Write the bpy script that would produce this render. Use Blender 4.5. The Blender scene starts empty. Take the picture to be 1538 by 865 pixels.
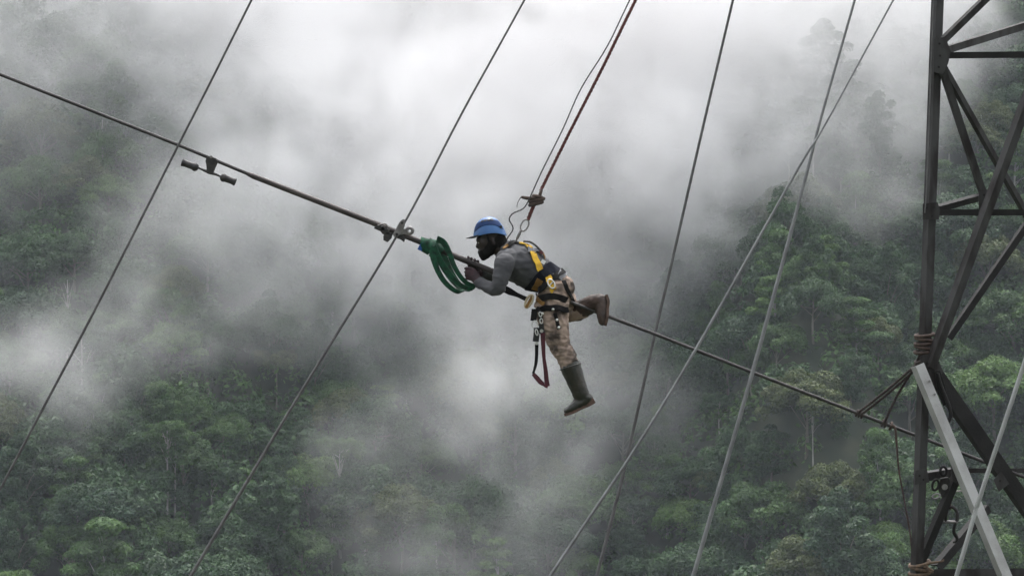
import bpy, bmesh, math, random
import numpy as np
from mathutils import Vector, Matrix, Euler

R = math.radians
S = bpy.context.scene
COL = S.collection

# ---------------------------------------------------------------- camera
W0, H0, FPX = 1538.0, 865.0, 4100.0          # photo size and focal length in photo pixels
cam = bpy.data.cameras.new('camera')
cam.sensor_width = 36.0
cam.lens = FPX / W0 * 36.0
cam.clip_start = 0.1
cam.clip_end = 4000.0
cam_ob = bpy.data.objects.new('camera', cam)
cam_ob.location = (0, 0, 0)
cam_ob.rotation_euler = (R(90), 0, 0)
COL.objects.link(cam_ob)
S.camera = cam_ob

# ---------------------------------------------------------------- sky, sun, exposure
SUN_EL, SUN_AZ = 68.0, 10.0                   # azimuth: degrees from +Y towards +X
world = bpy.data.worlds.new('World')
S.world = world
world.use_nodes = True
wn, wl = world.node_tree.nodes, world.node_tree.links
sky = wn.new('ShaderNodeTexSky')
sky.sky_type = 'NISHITA'
sky.sun_disc = False
sky.sun_elevation = R(SUN_EL)
sky.sun_rotation = R(SUN_AZ)
sky.dust_density = 4.0
sky.air_density = 1.0
sky.ozone_density = 1.0
hs = wn.new('ShaderNodeHueSaturation')        # an overcast, grey sky
hs.inputs['Saturation'].default_value = 0.2
wl.new(sky.outputs['Color'], hs.inputs['Color'])
bg = wn['Background']
bg.inputs['Strength'].default_value = 0.15
wl.new(hs.outputs['Color'], bg.inputs['Color'])

sun = bpy.data.lights.new('sun', 'SUN')
sun.energy = 0.9
sun.angle = R(35)
sun.color = (1.0, 0.98, 0.965)
sun_ob = bpy.data.objects.new('sun', sun)
sd = Vector((math.sin(R(SUN_AZ)) * math.cos(R(SUN_EL)), math.cos(R(SUN_AZ)) * math.cos(R(SUN_EL)), math.sin(R(SUN_EL))))
sun_ob.rotation_euler = sd.to_track_quat('Z', 'Y').to_euler()
sun_ob.location = (0, 0, 60)
COL.objects.link(sun_ob)

vs = S.view_settings
S.display_settings.display_device = 'sRGB'
vs.view_transform = 'Standard'
vs.look = 'None'
vs.gamma = 1.0
vs.use_curve_mapping = False
vs.exposure = 1.5

S.render.engine = 'CYCLES'
cy = S.cycles
cy.max_bounces = 8
cy.diffuse_bounces = 2
cy.glossy_bounces = 2
cy.transmission_bounces = 2
cy.transparent_max_bounces = 8
cy.volume_bounces = 7
cy.use_adaptive_sampling = True
cy.adaptive_threshold = 0.04
cy.use_denoising = True
cy.denoising_input_passes = 'RGB_ALBEDO_NORMAL'
cy.denoising_prefilter = 'ACCURATE'
cy.volume_step_rate = 2.0
cy.volume_max_steps = 256

# ---------------------------------------------------------------- helpers
def at(px, py, depth):
    """the point of the world that the photograph shows at (px, py), DEPTH metres in front of the camera"""
    return Vector(((px - W0 / 2) / FPX * depth, depth, (H0 / 2 - py) / FPX * depth))

def put(o, label=None, cat=None, group=None, kind=None):
    if label: o['label'] = label
    if cat: o['category'] = cat
    if group: o['group'] = group
    if kind: o['kind'] = kind
    return o

def link(name, data, parent=None, loc=None, rot=None):
    o = bpy.data.objects.new(name, data)
    COL.objects.link(o)
    if parent is not None: o.parent = parent
    if loc is not None: o.location = loc
    if rot is not None: o.rotation_euler = rot
    return o

def mesh(name, verts, faces, mats=(), smooth=False):
    me = bpy.data.meshes.new(name)
    me.from_pydata([tuple(v) for v in verts], [], faces)
    for m in (mats if isinstance(mats, (list, tuple)) else [mats]): me.materials.append(m)
    if smooth: me.polygons.foreach_set('use_smooth', np.ones(len(me.polygons), dtype=bool))
    me.update()
    if smooth: me.set_sharp_from_angle(angle=R(66))
    return me

def np_mesh(name, V, Q, mats=(), smooth=False):
    """V (n,3) float, Q (m,k) int, all faces of k corners"""
    V = np.ascontiguousarray(V, dtype=np.float32); Q = np.ascontiguousarray(Q, dtype=np.int32)
    me = bpy.data.meshes.new(name)
    me.vertices.add(len(V)); me.vertices.foreach_set('co', V.ravel())
    k = Q.shape[1]
    me.loops.add(Q.size); me.loops.foreach_set('vertex_index', Q.ravel())
    me.polygons.add(len(Q))
    me.polygons.foreach_set('loop_start', np.arange(0, Q.size, k, dtype=np.int32))
    me.polygons.foreach_set('loop_total', np.full(len(Q), k, dtype=np.int32))
    if smooth: me.polygons.foreach_set('use_smooth', np.ones(len(Q), dtype=bool))
    for m in (mats if isinstance(mats, (list, tuple)) else [mats]): me.materials.append(m)
    me.update(calc_edges=True); me.validate()
    return me

# node helpers
def material(name):
    m = bpy.data.materials.new(name); m.use_nodes = True
    return m, m.node_tree.nodes, m.node_tree.links, m.node_tree.nodes['Principled BSDF']

def lin(r, g, b):
    f = lambda c: (c / 255 / 12.92) if c / 255 <= 0.04045 else ((c / 255 + 0.055) / 1.055) ** 2.4
    return (f(r), f(g), f(b), 1.0)

def simple(name, c1, c2=None, rough=0.7, metal=0.0, scale=20.0, bump=0.0, bscale=None, stretch=(1, 1, 1), spec=0.5, detail=4.0, lo=0.35, hi=0.65):
    """two colours mixed by noise in object space, with a fine noise relief"""
    m, n, l, p = material(name)
    p.inputs['Roughness'].default_value = rough
    p.inputs['Metallic'].default_value = metal
    p.inputs['Specular IOR Level'].default_value = spec
    p.inputs['Base Color'].default_value = c1
    if c2 is not None or bump:
        tc = n.new('ShaderNodeTexCoord'); mp = n.new('ShaderNodeMapping')
        mp.inputs['Scale'].default_value = stretch
        l.new(tc.outputs['Object'], mp.inputs['Vector'])
    if c2 is not None:
        t = n.new('ShaderNodeTexNoise'); t.inputs['Scale'].default_value = scale; t.inputs['Detail'].default_value = detail
        l.new(mp.outputs['Vector'], t.inputs['Vector'])
        r = n.new('ShaderNodeMapRange'); r.inputs['From Min'].default_value = lo; r.inputs['From Max'].default_value = hi
        l.new(t.outputs['Fac'], r.inputs['Value'])
        mx = n.new('ShaderNodeMix'); mx.data_type = 'RGBA'
        l.new(r.outputs['Result'], mx.inputs['Factor'])
        mx.inputs['A'].default_value = c1; mx.inputs['B'].default_value = c2
        l.new(mx.outputs['Result'], p.inputs['Base Color'])
    if bump:
        t2 = n.new('ShaderNodeTexNoise'); t2.inputs['Scale'].default_value = bscale or scale * 3; t2.inputs['Detail'].default_value = 3
        l.new(mp.outputs['Vector'], t2.inputs['Vector'])
        b = n.new('ShaderNodeBump'); b.inputs['Strength'].default_value = bump; b.inputs['Distance'].default_value = 0.01
        l.new(t2.outputs['Fac'], b.inputs['Height']); l.new(b.outputs['Normal'], p.inputs['Normal'])
    return m

# ================================================================ THE SETTING: terrain, forest, mist
_PY = [-700, -400, -60, -3, 20, 100, 190, 290, 345, 420, 480, 560, 700, 900, 1200]
_PZ = [200, 120, 22, -1.75, -12, -75, -118, -100, -70, -14, 36, 100, 205, 330, 470]  # rise behind the camera is unseen, shaped to darken camera-facing sides
def terrain(x, y):
    x = np.asarray(x, dtype=float); y = np.asarray(y, dtype=float)
    far = np.clip((y - 200) / 120, 0, 1)
    spur = 17 * np.exp(-((x - 45) / 17) ** 2) + 20 * np.exp(-((x - 84) / 20) ** 2) + 16 * np.exp(-((x + 62) / 26) ** 2) + 9 * np.exp(-((x + 8) / 16) ** 2 ) * np.clip((400 - y) / 60, 0, 1) - 14 * np.exp(-((x - 12) / 22) ** 2)
    z = np.interp(y + far * spur, _PY, _PZ)
    n = 2.6 * np.sin(x * 0.11 + 1.3 + y * 0.05) * np.sin(y * 0.085 + 0.4 - x * 0.03) + 1.5 * np.sin(x * 0.23 + y * 0.19) + 1.0 * np.sin(x * 0.41 - y * 0.33 + 2)
    # the crest of the right spur: a shoulder that falls back before the mountain goes on
    crest = 16.0 * np.exp(-(((x - 43) / 12) ** 2 + ((y - 394) / 18) ** 2))
    return z + far * (n + crest)

def hit(px, py, y0=250, y1=900, lift=0.0):
    """where the ray through a photo pixel meets the slope (or a surface LIFT metres above it)"""
    ys = np.linspace(y0, y1, 2600)
    xs = (px - W0 / 2) / FPX * ys; zs = (H0 / 2 - py) / FPX * ys
    below = zs < terrain(xs, ys) + lift
    i = int(np.argmax(below)) if below.any() else len(ys) - 1
    return Vector((xs[i], ys[i], zs[i]))

def project(x, y, z):
    return W0 / 2 + x / y * FPX, H0 / 2 - z / y * FPX

def build_terrain():
    xs = np.concatenate([np.linspace(-700, -140, 29), np.linspace(-130, 130, 105), np.linspace(140, 700, 29)])
    ys = np.concatenate([np.linspace(-700, 240, 95), np.linspace(243, 520, 112), np.linspace(530, 1200, 68)])
    X, Y = np.meshgrid(xs, ys)
    V = np.stack([X.ravel(), Y.ravel(), terrain(X, Y).ravel()], 1)
    nx = len(xs); idx = np.arange(len(V)).reshape(len(ys), nx)
    Q = np.stack([idx[:-1, :-1].ravel(), idx[:-1, 1:].ravel(), idx[1:, 1:].ravel(), idx[1:, :-1].ravel()], 1)
    g = simple('forest_floor', (0.022, 0.032, 0.018, 1), (0.045, 0.05, 0.028, 1), rough=0.95, scale=0.25, bump=0.4, bscale=2.0, detail=8)
    o = link('mountainside', np_mesh('mountainside', V, Q, g, True))
    put(o, kind='structure')
    return o
build_terrain()

def leaf_material(name, c1, c2, c3, trans=0.3):
    """leaf colours: C1..C2 by tree, drifting to C3 from branch to branch"""
    m, n, l, p = material(name)
    oi = n.new('ShaderNodeObjectInfo')
    at_ = n.new('ShaderNodeAttribute'); at_.attribute_name = 'tint'
    sp = n.new('ShaderNodeSeparateColor'); l.new(at_.outputs['Color'], sp.inputs['Color'])
    a = n.new('ShaderNodeMix'); a.data_type = 'RGBA'; a.inputs['A'].default_value = c1; a.inputs['B'].default_value = c2
    l.new(oi.outputs['Random'], a.inputs['Factor'])
    b = n.new('ShaderNodeMix'); b.data_type = 'RGBA'; b.inputs['B'].default_value = c3
    l.new(a.outputs['Result'], b.inputs['A']); l.new(sp.outputs['Red'], b.inputs['Factor'])
    h = n.new('ShaderNodeHueSaturation'); l.new(b.outputs['Result'], h.inputs['Color'])
    v = n.new('ShaderNodeMapRange'); v.inputs['To Min'].default_value = 0.55; v.inputs['To Max'].default_value = 1.35
    l.new(sp.outputs['Green'], v.inputs['Value']); l.new(v.outputs['Result'], h.inputs['Value'])
    p.inputs['Roughness'].default_value = 0.55
    p.inputs['Specular IOR Level'].default_value = 0.3
    l.new(h.outputs['Color'], p.inputs['Base Color'])
    t = n.new('ShaderNodeBsdfTranslucent'); l.new(h.outputs['Color'], t.inputs['Color'])
    mx = n.new('ShaderNodeMixShader'); mx.inputs['Fac'].default_value = trans
    l.new(p.outputs['BSDF'], mx.inputs[1]); l.new(t.outputs['BSDF'], mx.inputs[2])
    l.new(mx.outputs['Shader'], n['Material Output'].inputs['Surface'])
    return m

LEAF = {
    'green': leaf_material('leaf_green', (0.034, 0.080, 0.022, 1), (0.055, 0.118, 0.030, 1), (0.084, 0.152, 0.040, 1)),
    'dark': leaf_material('leaf_dark', (0.022, 0.054, 0.025, 1), (0.038, 0.082, 0.031, 1), (0.056, 0.108, 0.038, 1)),
    'olive': leaf_material('leaf_olive', (0.058, 0.082, 0.028, 1), (0.078, 0.104, 0.034, 1), (0.108, 0.132, 0.046, 1)),
    'bright': leaf_material('leaf_bright', (0.060, 0.132, 0.028, 1), (0.076, 0.152, 0.032, 1), (0.112, 0.190, 0.045, 1)),
}
BARK = simple('pale_bark', (0.36, 0.35, 0.32, 1), (0.18, 0.17, 0.15, 1), rough=0.9, scale=1.2, stretch=(1, 1, 0.25), detail=6)
BARK_DARK = simple('dark_bark', (0.10, 0.085, 0.065, 1), (0.18, 0.165, 0.14, 1), rough=0.9, scale=1.2, stretch=(1, 1, 0.25), detail=6)

def leaves_on(rng, centres, radii, flats, per, size, shell=(0.72, 1.12), up=0.28, rnd=0.7, under=0.25):
    """diamond-shaped leaf sprays over a set of flattened lobes: verts, quads, tint per corner"""
    Vs, Ts = [], []
    for c, r, f, k in zip(centres, radii, flats, per):
        d = rng.normal(size=(k, 3)); d /= np.linalg.norm(d, axis=1)[:, None]
        flip = (d[:, 2] < 0) & (rng.random(k) > under); d[flip, 2] *= -1
        rr = r * rng.uniform(shell[0], shell[1], k)[:, None]
        pos = c + d * rr * np.array([1, 1, f])
        nrm = d * 0.55 + np.array([0, 0, up]) + rng.normal(size=(k, 3)) * rnd * 0.5
        nrm /= np.linalg.norm(nrm, axis=1)[:, None]
        t = np.cross(nrm, rng.normal(size=(k, 3))); t /= np.linalg.norm(t, axis=1)[:, None]
        b = np.cross(nrm, t)
        s = (size * rng.uniform(0.6, 1.35, k))[:, None]
        droop = nrm * s * -0.18
        q = np.stack([pos + t * s + droop, pos + b * s * 0.5, pos - t * s + droop, pos - b * s * 0.5], 1)
        Vs.append(q.reshape(-1, 3))
        lobe = rng.random()
        tint = np.stack([np.clip(lobe * 0.7 + rng.normal(0, 0.16, k), 0, 1), np.clip(0.5 + (rng.random() - 0.5) * 0.5 + rng.normal(0, 0.2, k), 0, 1)], 1)
        Ts.append(np.repeat(tint, 4, 0))
    V = np.concatenate(Vs); T = np.concatenate(Ts)
    return V, np.arange(len(V)).reshape(-1, 4), T

def leaf_mesh(name, V, Q, T, mat):
    me = np_mesh(name, V, Q, mat)
    ca = me.color_attributes.new('tint', 'BYTE_COLOR', 'POINT')
    col = np.zeros((len(V), 4), dtype=np.float32); col[:, 0] = T[:, 0]; col[:, 1] = T[:, 1]; col[:, 3] = 1
    ca.data.foreach_set('color', col.ravel())
    return me

def tube(points, radii, seg=8, cap=True, start=0):
    """a tube along a polyline: verts, faces"""
    P = [Vector(p) for p in points]
    if not hasattr(radii, '__len__'): radii = [radii] * len(P)
    V, F = [], []
    prev = None
    for i, p in enumerate(P):
        d = (P[min(i + 1, len(P) - 1)] - P[max(i - 1, 0)]).normalized()
        if prev is None:
            a = d.orthogonal().normalized()
        else:
            a = (prev - d * prev.dot(d)).normalized()
        prev = a; b = d.cross(a)
        for k in range(seg):
            w = 2 * math.pi * k / seg
            V.append(p + (a * math.cos(w) + b * math.sin(w)) * radii[i])
    for i in range(len(P) - 1):
        for k in range(seg):
            F.append([start + i * seg + k, start + i * seg + (k + 1) % seg, start + (i + 1) * seg + (k + 1) % seg, start + (i + 1) * seg + k])
    if cap:
        F.append([start + k for k in range(seg)][::-1]); F.append([start + (len(P) - 1) * seg + k for k in range(seg)])
    return V, F

def tree_variant(seed, kind, leaf, trunk_h, R_, flat, n_lobes, bark, leaf_n=150, lsize=0.34, thick=0.26):
    """a crown of leafy lobes carried by limbs on a tapered trunk; returns (crown mesh, trunk mesh)"""
    rng = np.random.default_rng(seed)
    C, RR, FF, PER = [], [], [], []
    top = trunk_h + R_ * flat
    for i in range(n_lobes):
        if kind == 'dome':
            a = rng.uniform(0, 2 * math.pi); u = math.sqrt(rng.random())
            h = math.sqrt(max(0, 1 - u * u)) * flat
            c = np.array([math.cos(a) * u * R_, math.sin(a) * u * R_, trunk_h + h * R_ * rng.uniform(0.72, 1.0) - 0.12 * R_])
        elif kind == 'tall':
            t = rng.random(); a = rng.uniform(0, 2 * math.pi)
            w = math.sin(math.pi * (0.16 + 0.80 * t)) * R_ * math.sqrt(rng.random())
            c = np.array([math.cos(a) * w, math.sin(a) * w, trunk_h - R_ * 0.5 + t * R_ * flat * 1.9])
        elif kind == 'tier':
            t = i % 4; a = rng.uniform(0, 2 * math.pi)
            w = R_ * (1.0 - 0.22 * t) * math.sqrt(rng.random())
            c = np.array([math.cos(a) * w, math.sin(a) * w, trunk_h - R_ * 0.25 + t * R_ * flat * 0.42 + rng.normal(0, 0.15)])
        else:  # sparse, umbrella-like, gaps between the sprays
            a = rng.uniform(0, 2 * math.pi); w = R_ * (0.25 + 0.75 * math.sqrt(rng.random()))
            c = np.array([math.cos(a) * w, math.sin(a) * w, trunk_h + rng.uniform(-0.1, 0.5) * R_ * flat])
        if kind == 'snag':
            c = np.array([rng.normal(0, R_ * 0.5), rng.normal(0, R_ * 0.5), trunk_h * rng.uniform(0.82, 1.05)])
        r = R_ * rng.uniform(0.15, 0.33) * (0.8 if kind == 'sparse' else 1.0)
        C.append(c); RR.append(r); FF.append(rng.uniform(0.7, 1.05) if kind != 'tier' else rng.uniform(0.45, 0.65)); PER.append(int(leaf_n * (r / (0.28 * R_)) ** 2))
    V, Q, T = leaves_on(rng, C, RR, FF, PER, lsize)
    crown = leaf_mesh('crown', V, Q, T, leaf)
    tv, tf = [], []
    bend = rng.normal(0, 0.35, 2)
    pts, rad = [], []
    for k in range(7):
        t = k / 6
        pts.append((bend[0] * math.sin(t * 2.4), bend[1] * math.sin(t * 2.0), -2.5 + t * (trunk_h + 2.5 + 0.25 * R_ * flat)))
        rad.append(thick * (1.15 - 0.75 * t) + (0.16 if k == 0 else 0))
    v, f = tube(pts, rad, 8, True, 0); tv += v; tf += f
    order = rng.permutation(n_lobes)[:7]
    for j in order:
        t = rng.uniform(0.62, 0.95); k = min(int(t * 6), 5); q = t * 6 - k
        s = Vector(pts[k]).lerp(Vector(pts[k + 1]), q); e = Vector(C[j])
        mid = s.lerp(e, 0.5) + Vector((0, 0, 0.12 * (e - s).length))
        v, f = tube([s, mid, e], [thick * 0.36, thick * 0.2, thick * 0.06], 5, False, len(tv)); tv += v; tf += f
    trunk = mesh('trunk', tv, tf, bark, True)
    return crown, trunk

VAR = {}
def make_variants():
    L = LEAF
    spec = [
        ('dome_a', 'dome', L['green'], 5.6, 5.2, 0.95, 54, BARK_DARK, 437, 0.198, 0.26),
        ('dome_b', 'dome', L['dark'], 5.2, 5.6, 0.85, 59, BARK_DARK, 437, 0.198, 0.27),
        ('dome_c', 'dome', L['olive'], 5.8, 4.6, 1.05, 51, BARK_DARK, 420, 0.191, 0.22),
        ('tall_a', 'tall', L['green'], 6.0, 3.9, 1.35, 56, BARK, 420, 0.185, 0.22),
        ('tall_b', 'tall', L['dark'], 6.4, 3.5, 1.6, 56, BARK_DARK, 420, 0.185, 0.22),
        ('tier_a', 'tier', L['green'], 7.5, 4.6, 1.1, 51, BARK, 385, 0.198, 0.22),
        ('sparse_a', 'sparse', L['olive'], 9.5, 4.0, 1.1, 54, BARK_DARK, 402, 0.178, 0.19),
        ('sparse_b', 'sparse', L['dark'], 9.2, 4.2, 1.05, 56, BARK, 402, 0.178, 0.17),
        ('bright_a', 'dome', L['bright'], 5.4, 5.0, 0.95, 54, BARK_DARK, 437, 0.198, 0.24),
        ('emergent', 'sparse', L['green'], 15.6, 3.2, 1.15, 45, BARK, 367, 0.165, 0.20),
        ('bright_b', 'tier', L['bright'], 6.0, 3.4, 1.0, 40, BARK, 367, 0.185, 0.17),
        ('dome_d', 'dome', L['green'], 5.2, 4.2, 1.3, 50, BARK_DARK, 400, 0.190, 0.24),
        ('dome_e', 'tall', L['dark'], 4.4, 4.6, 1.05, 54, BARK_DARK, 400, 0.195, 0.26),
        ('dome_f', 'dome', L['dark'], 5.0, 4.8, 1.15, 48, BARK_DARK, 400, 0.200, 0.26),
        ('snag', 'snag', L['dark'], 15.0, 1.6, 0.8, 9, BARK, 105, 0.165, 0.19),
    ]
    for i, s in enumerate(spec):
        VAR[s[0]] = tree_variant(100 + i, *s[1:])
make_variants()

def tree(name, var, x, y, scale=1.0, rz=0.0, label=None, group=None, stretch=1.0, tilt=0.0, sink=0.6):
    z = float(terrain(x, y)) - sink
    r = link(name, None, None, (x, y, z), (tilt, tilt * 0.4, rz))
    r.empty_display_size = 0.5
    r.scale = (scale, scale, scale * stretch)
    put(r, label, 'tree', group)
    link('trunk', VAR[var][1], r)
    link('crown', VAR[var][0], r)
    return r

def place_by_top(px, py, var_h, lift_guess=None):
    """slope point whose tree of height VAR_H shows its top at the photo pixel"""
    p = hit(px, py, lift=var_h)
    return p.x, p.y

TREE_H = {'dome_d': 10.9, 'dome_e': 11.5, 'dome_f': 10.6, 'dome_a': 10.5, 'dome_b': 10.0, 'dome_c': 10.6, 'tall_a': 14.0, 'tall_b': 15.2, 'tier_a': 13.2, 'sparse_a': 13.2, 'sparse_b': 12.8, 'bright_a': 10.2, 'emergent': 18.3, 'bright_b': 10.6, 'snag': 16.0}
TREE_R = {'dome_d': 4.6, 'dome_e': 4.8, 'dome_f': 5.2, 'dome_a': 5.6, 'dome_b': 6.0, 'dome_c': 5.0, 'tall_a': 4.0, 'tall_b': 3.6, 'tier_a': 5.0, 'sparse_a': 4.3, 'sparse_b': 4.5, 'bright_a': 5.4, 'emergent': 3.4, 'bright_b': 3.7, 'snag': 1.6}

# trees the photograph lets one point at: variant, photo pixel of the top, scale, label
SINGLES = [
    ('emergent', 1222, 190, 0.88, 'spindly tree with tufted crown standing highest on the misty crest'),
    ('sparse_b', 1180, 208, 0.70, 'small flat-topped tree left of the spindly one on the crest'),
    ('dome_f', 1262, 232, 0.79, 'dark rounded tree on the crest just right of the spindly one'),
    ('snag', 152, 175, 0.88, 'thin bare pale trunk in the mist under the upper left cable'),
    ('snag', 99, 415, 0.92, 'broken pale trunk standing in mist at the left edge'),
    ('dome_a', 60, 240, 1.06, 'broad green tree above the mist at the far left'),
    ('bright_a', 165, 268, 0.92, 'lighter green tree left of the leftmost crossing cable'),
    ('emergent', 250, 630, 0.95, 'tall tree with slim pale trunk at the lower left'),
    ('emergent', 262, 650, 0.84, 'second slim pale-trunked tree beside the tall one at lower left'),
    ('snag', 198, 610, 0.70, 'thin pale trunk in the mist above the tall pale-trunked pair'),
    ('sparse_a', 415, 520, 0.77, 'slim olive tree above the middle of the long left cable'),
    ('sparse_b', 612, 530, 0.77, 'slim dark tree with pale trunk left of the hanging lanyards'),
    ('bright_a', 470, 690, 1.09, 'large bright green tree right of the long left cable'),
    ('emergent', 512, 655, 0.99, 'tall grey-trunked tree beside the large bright green one'),
    ('dome_c', 600, 735, 1.23, 'big olive rounded tree at the foot of the mist column'),
    ('bright_b', 575, 575, 0.99, 'pale green layered tree on the slope below the green sling'),
    ('dome_c', 520, 590, 1.06, 'olive tree just left of the pale layered one'),
    ('snag', 657, 780, 0.63, 'thin pale dead trunk at the bottom of the mist column'),
    ('sparse_b', 955, 740, 0.88, 'tree with a white trunk between the two lower right cables'),
    ('emergent', 872, 745, 0.70, 'slender white-trunked tree at the bottom under the boot'),
    ('tier_a', 1003, 690, 0.95, 'cone-topped layered green tree in front of the dark gully'),
    ('bright_a', 1030, 755, 0.84, 'fresh green tree at the bottom left of the near guy cable'),
    ('snag', 1222, 620, 0.63, 'short pale trunk in mist below the sloping conductor'),
    ('snag', 1463, 445, 0.56, 'pale bare trunk seen between the tower braces'),
    ('bright_a', 1500, 545, 1.34, 'large bright domed tree right behind the tower'),
    ('bright_b', 1236, 350, 0.92, 'yellow-green tree below the misty crest'),
    ('tall_b', 1478, 15, 0.99, 'dark tall tree behind the top of the tower'),
    ('dome_c', 1250, 700, 1.06, 'tan-green rounded tree left of the tower foot'),
    ('dome_a', 1150, 730, 1.13, 'broad leafy tree right of the near guy cable at the bottom'),
    ('bright_a', 1330, 790, 0.92, 'light green tree at the bottom by the tower leg'),
]

def thin(V, Q, T, keep, grow):
    q = Q[::keep]; v = V[q.ravel()].reshape(-1, 4, 3); c = v.mean(1, keepdims=True)
    return (c + (v - c) * grow).reshape(-1, 3), np.repeat(T[q[:, 0]], 4, 0)

def zone(px, py):
    """a stretch of the slope told by what hangs in front of it"""
    if px > 1400: return 'behind the steel tower'
    if px > 1120: return 'between the crest cables and the tower' if py < 560 else 'under the rope bridle beside the tower'
    if px > 900: return 'behind the cables right of the worker' if py < 560 else 'at bottom between the rightmost cables'
    if px > 640: return 'in the mist behind the worker' if py < 560 else 'in the mist under the worker'
    if px > 330: return 'in mist under the conductor sleeve' if py < 560 else 'at bottom right of the clamped cable'
    return 'at upper left behind the conductor' if py < 420 else 'at lower left behind the leftmost cable'

LOOK = {'dome_d': 'upright green tree', 'dome_e': 'broad dark tree', 'dome_f': 'domed dark tree', 'dome_a': 'rounded mid-green tree', 'dome_b': 'rounded dark green tree', 'dome_c': 'rounded olive tree', 'tall_a': 'tall green tree', 'tall_b': 'tall dark tree',
        'tier_a': 'layered green tree', 'sparse_a': 'open-crowned olive tree', 'sparse_b': 'open-crowned dark tree', 'bright_a': 'rounded bright green tree', 'bright_b': 'small bright layered tree'}

def build_forest():
    rng = np.random.default_rng(7)
    taken = []
    for (v, px, py, s, label) in SINGLES:
        h = TREE_H[v] * s
        p = hit(px, py, lift=h - 0.8)
        tree('bare_tree' if v == 'snag' else 'rainforest_tree', v, p.x, p.y, s, rng.uniform(0, 6.28), label, 'rainforest trees on the slope', 1.0)
        taken.append((p.x, p.y, TREE_R[v] * s))
    cand = []
    names = ['dome_a', 'dome_b', 'dome_c', 'tall_a', 'tall_b', 'tier_a', 'sparse_a', 'sparse_b', 'bright_a', 'bright_b', 'dome_d', 'dome_e', 'dome_f']
    prob = np.array([.13, .13, .09, .10, .09, .03, .03, .03, .03, .01, .12, .11, .11]); prob /= prob.sum()
    y = 314.0; row = 0
    while y < 515:
        step = 5.9
        half = y * (W0 / 2 + 70) / FPX
        x = -half + (row % 2) * step * 0.5
        while x < half:
            xx = x + rng.normal(0, 1.5); yy = y + rng.normal(0, 1.5); x += step
            v = names[int(rng.choice(len(names), p=prob))]
            s = float(np.clip(rng.normal(0.88, 0.22), 0.5, 1.45)); st = float(rng.uniform(0.85, 1.15)); rz = float(rng.uniform(0, 6.28))
            if any((xx - a) ** 2 + (yy - b) ** 2 < (0.62 * r) ** 2 for a, b, r in taken): continue
            # keep the single trees' crowns in sight: nothing tall right in front of them
            if any(abs(xx - a) < 0.7 * r and -11 < yy - b < 0 for a, b, r in taken): s = min(s, 0.7)
            qx, qy = project(xx, yy, float(terrain(xx, yy)) + 8)
            if 420 < qx < 1160 and qy < 330: s = min(s, 0.75)         # small trees deep in the cloud
            cand.append((xx, yy, v, s, st, rz))
        y += step * 0.80; row += 1
    # which of them show: painter's buffer of crown discs, far to near
    GW, GH = 308, 173
    buf = np.full((GH, GW), -1, dtype=int)
    gx, gy = np.meshgrid((np.arange(GW) + 0.5) * W0 / GW, (np.arange(GH) + 0.5) * H0 / GH)
    for i in sorted(range(len(cand)), key=lambda i: -cand[i][1]):
        x, y, v, s, st, rz = cand[i]
        h = TREE_H[v] * s * st; r = TREE_R[v] * s
        px, py = project(x, y, float(terrain(x, y)) - 0.6 + h - r * 0.7)
        rp = r / y * FPX
        buf[((gx - px) / rp) ** 2 + ((gy - py) / (rp * 0.95)) ** 2 < 1] = i
    ids, cnt = np.unique(buf, return_counts=True)
    area = {int(i): int(c) for i, c in zip(ids, cnt) if i >= 0}
    best = sorted(area, key=lambda i: -area[i])[:265]
    best = {i for i in best if area[i] >= 5}
    fv = {}
    alike = {}
    for i in best:
        x, y, v, s, st, rz = cand[i]
        px, py = project(x, y, float(terrain(x, y)) + TREE_H[v] * s * 0.7)
        alike.setdefault((LOOK[v], zone(px, py)), []).append((px, i))
    LABEL = {}
    nth = ['leftmost', 'second from left', 'third from left', 'fourth from left', 'fifth from left', 'sixth from left', 'seventh from left', 'eighth from left', 'ninth from left', 'tenth from left', 'eleventh from left', 'twelfth from left']
    for (look, zn), lst in alike.items():
        lst.sort()
        for k, (_, i) in enumerate(lst):
            LABEL[i] = look + ' ' + zn if len(lst) == 1 else nth[min(k, 11)] + ' of the ' + look + 's ' + zn
    for i, (x, y, v, s, st, rz) in enumerate(cand):
        if i in best:
            px, py = project(x, y, float(terrain(x, y)) + TREE_H[v] * s * 0.7)
            tree('rainforest_tree', v, x, y, s, rz, LABEL[i], 'rainforest trees on the slope', st)
        else:
            fv.setdefault((v, 11, 2.15) if area.get(i, 0) > 1 else (v, 55, 4.0), []).append((x, y, s, st, rz))
    for sx in (-1, 1):                                     # the wood goes on to both sides of the view
        for y in np.arange(322, 470, 8.5):
            edge = y * (W0 / 2 + 70) / FPX
            for x in np.arange(edge + 3, edge + 66, 8.5):
                v = names[int(rng.choice(len(names), p=prob))]
                fv.setdefault((v, 24, 2.9), []).append((sx * (x + rng.normal(0, 2)), y + rng.normal(0, 2), float(rng.uniform(1.1, 1.7)), float(rng.uniform(0.85, 1.15)), float(rng.uniform(0, 6.28))))
    # the rest of the wood, mostly hidden behind other crowns or beside the frame
    Vs, Ts = [], []
    for (v, keep, grow), lst in fv.items():
        me = VAR[v][0]
        co = np.empty(len(me.vertices) * 3, dtype=np.float32); me.vertices.foreach_get('co', co); co = co.reshape(-1, 3)
        cl = np.empty(len(co) * 4, dtype=np.float32); me.color_attributes['tint'].data.foreach_get('color', cl); cl = cl.reshape(-1, 4)[:, :2]
        V0, T0 = thin(co, np.arange(len(co)).reshape(-1, 4), cl, keep, grow)
        for (x, y, s, st, rz) in lst:
            c, sn = math.cos(rz), math.sin(rz)
            A = np.array([[c * s, sn * s, 0], [-sn * s, c * s, 0], [0, 0, s * st]])
            Vs.append(V0 @ A + np.array([x, y, float(terrain(x, y)) - 0.6])); Ts.append(T0)
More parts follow.
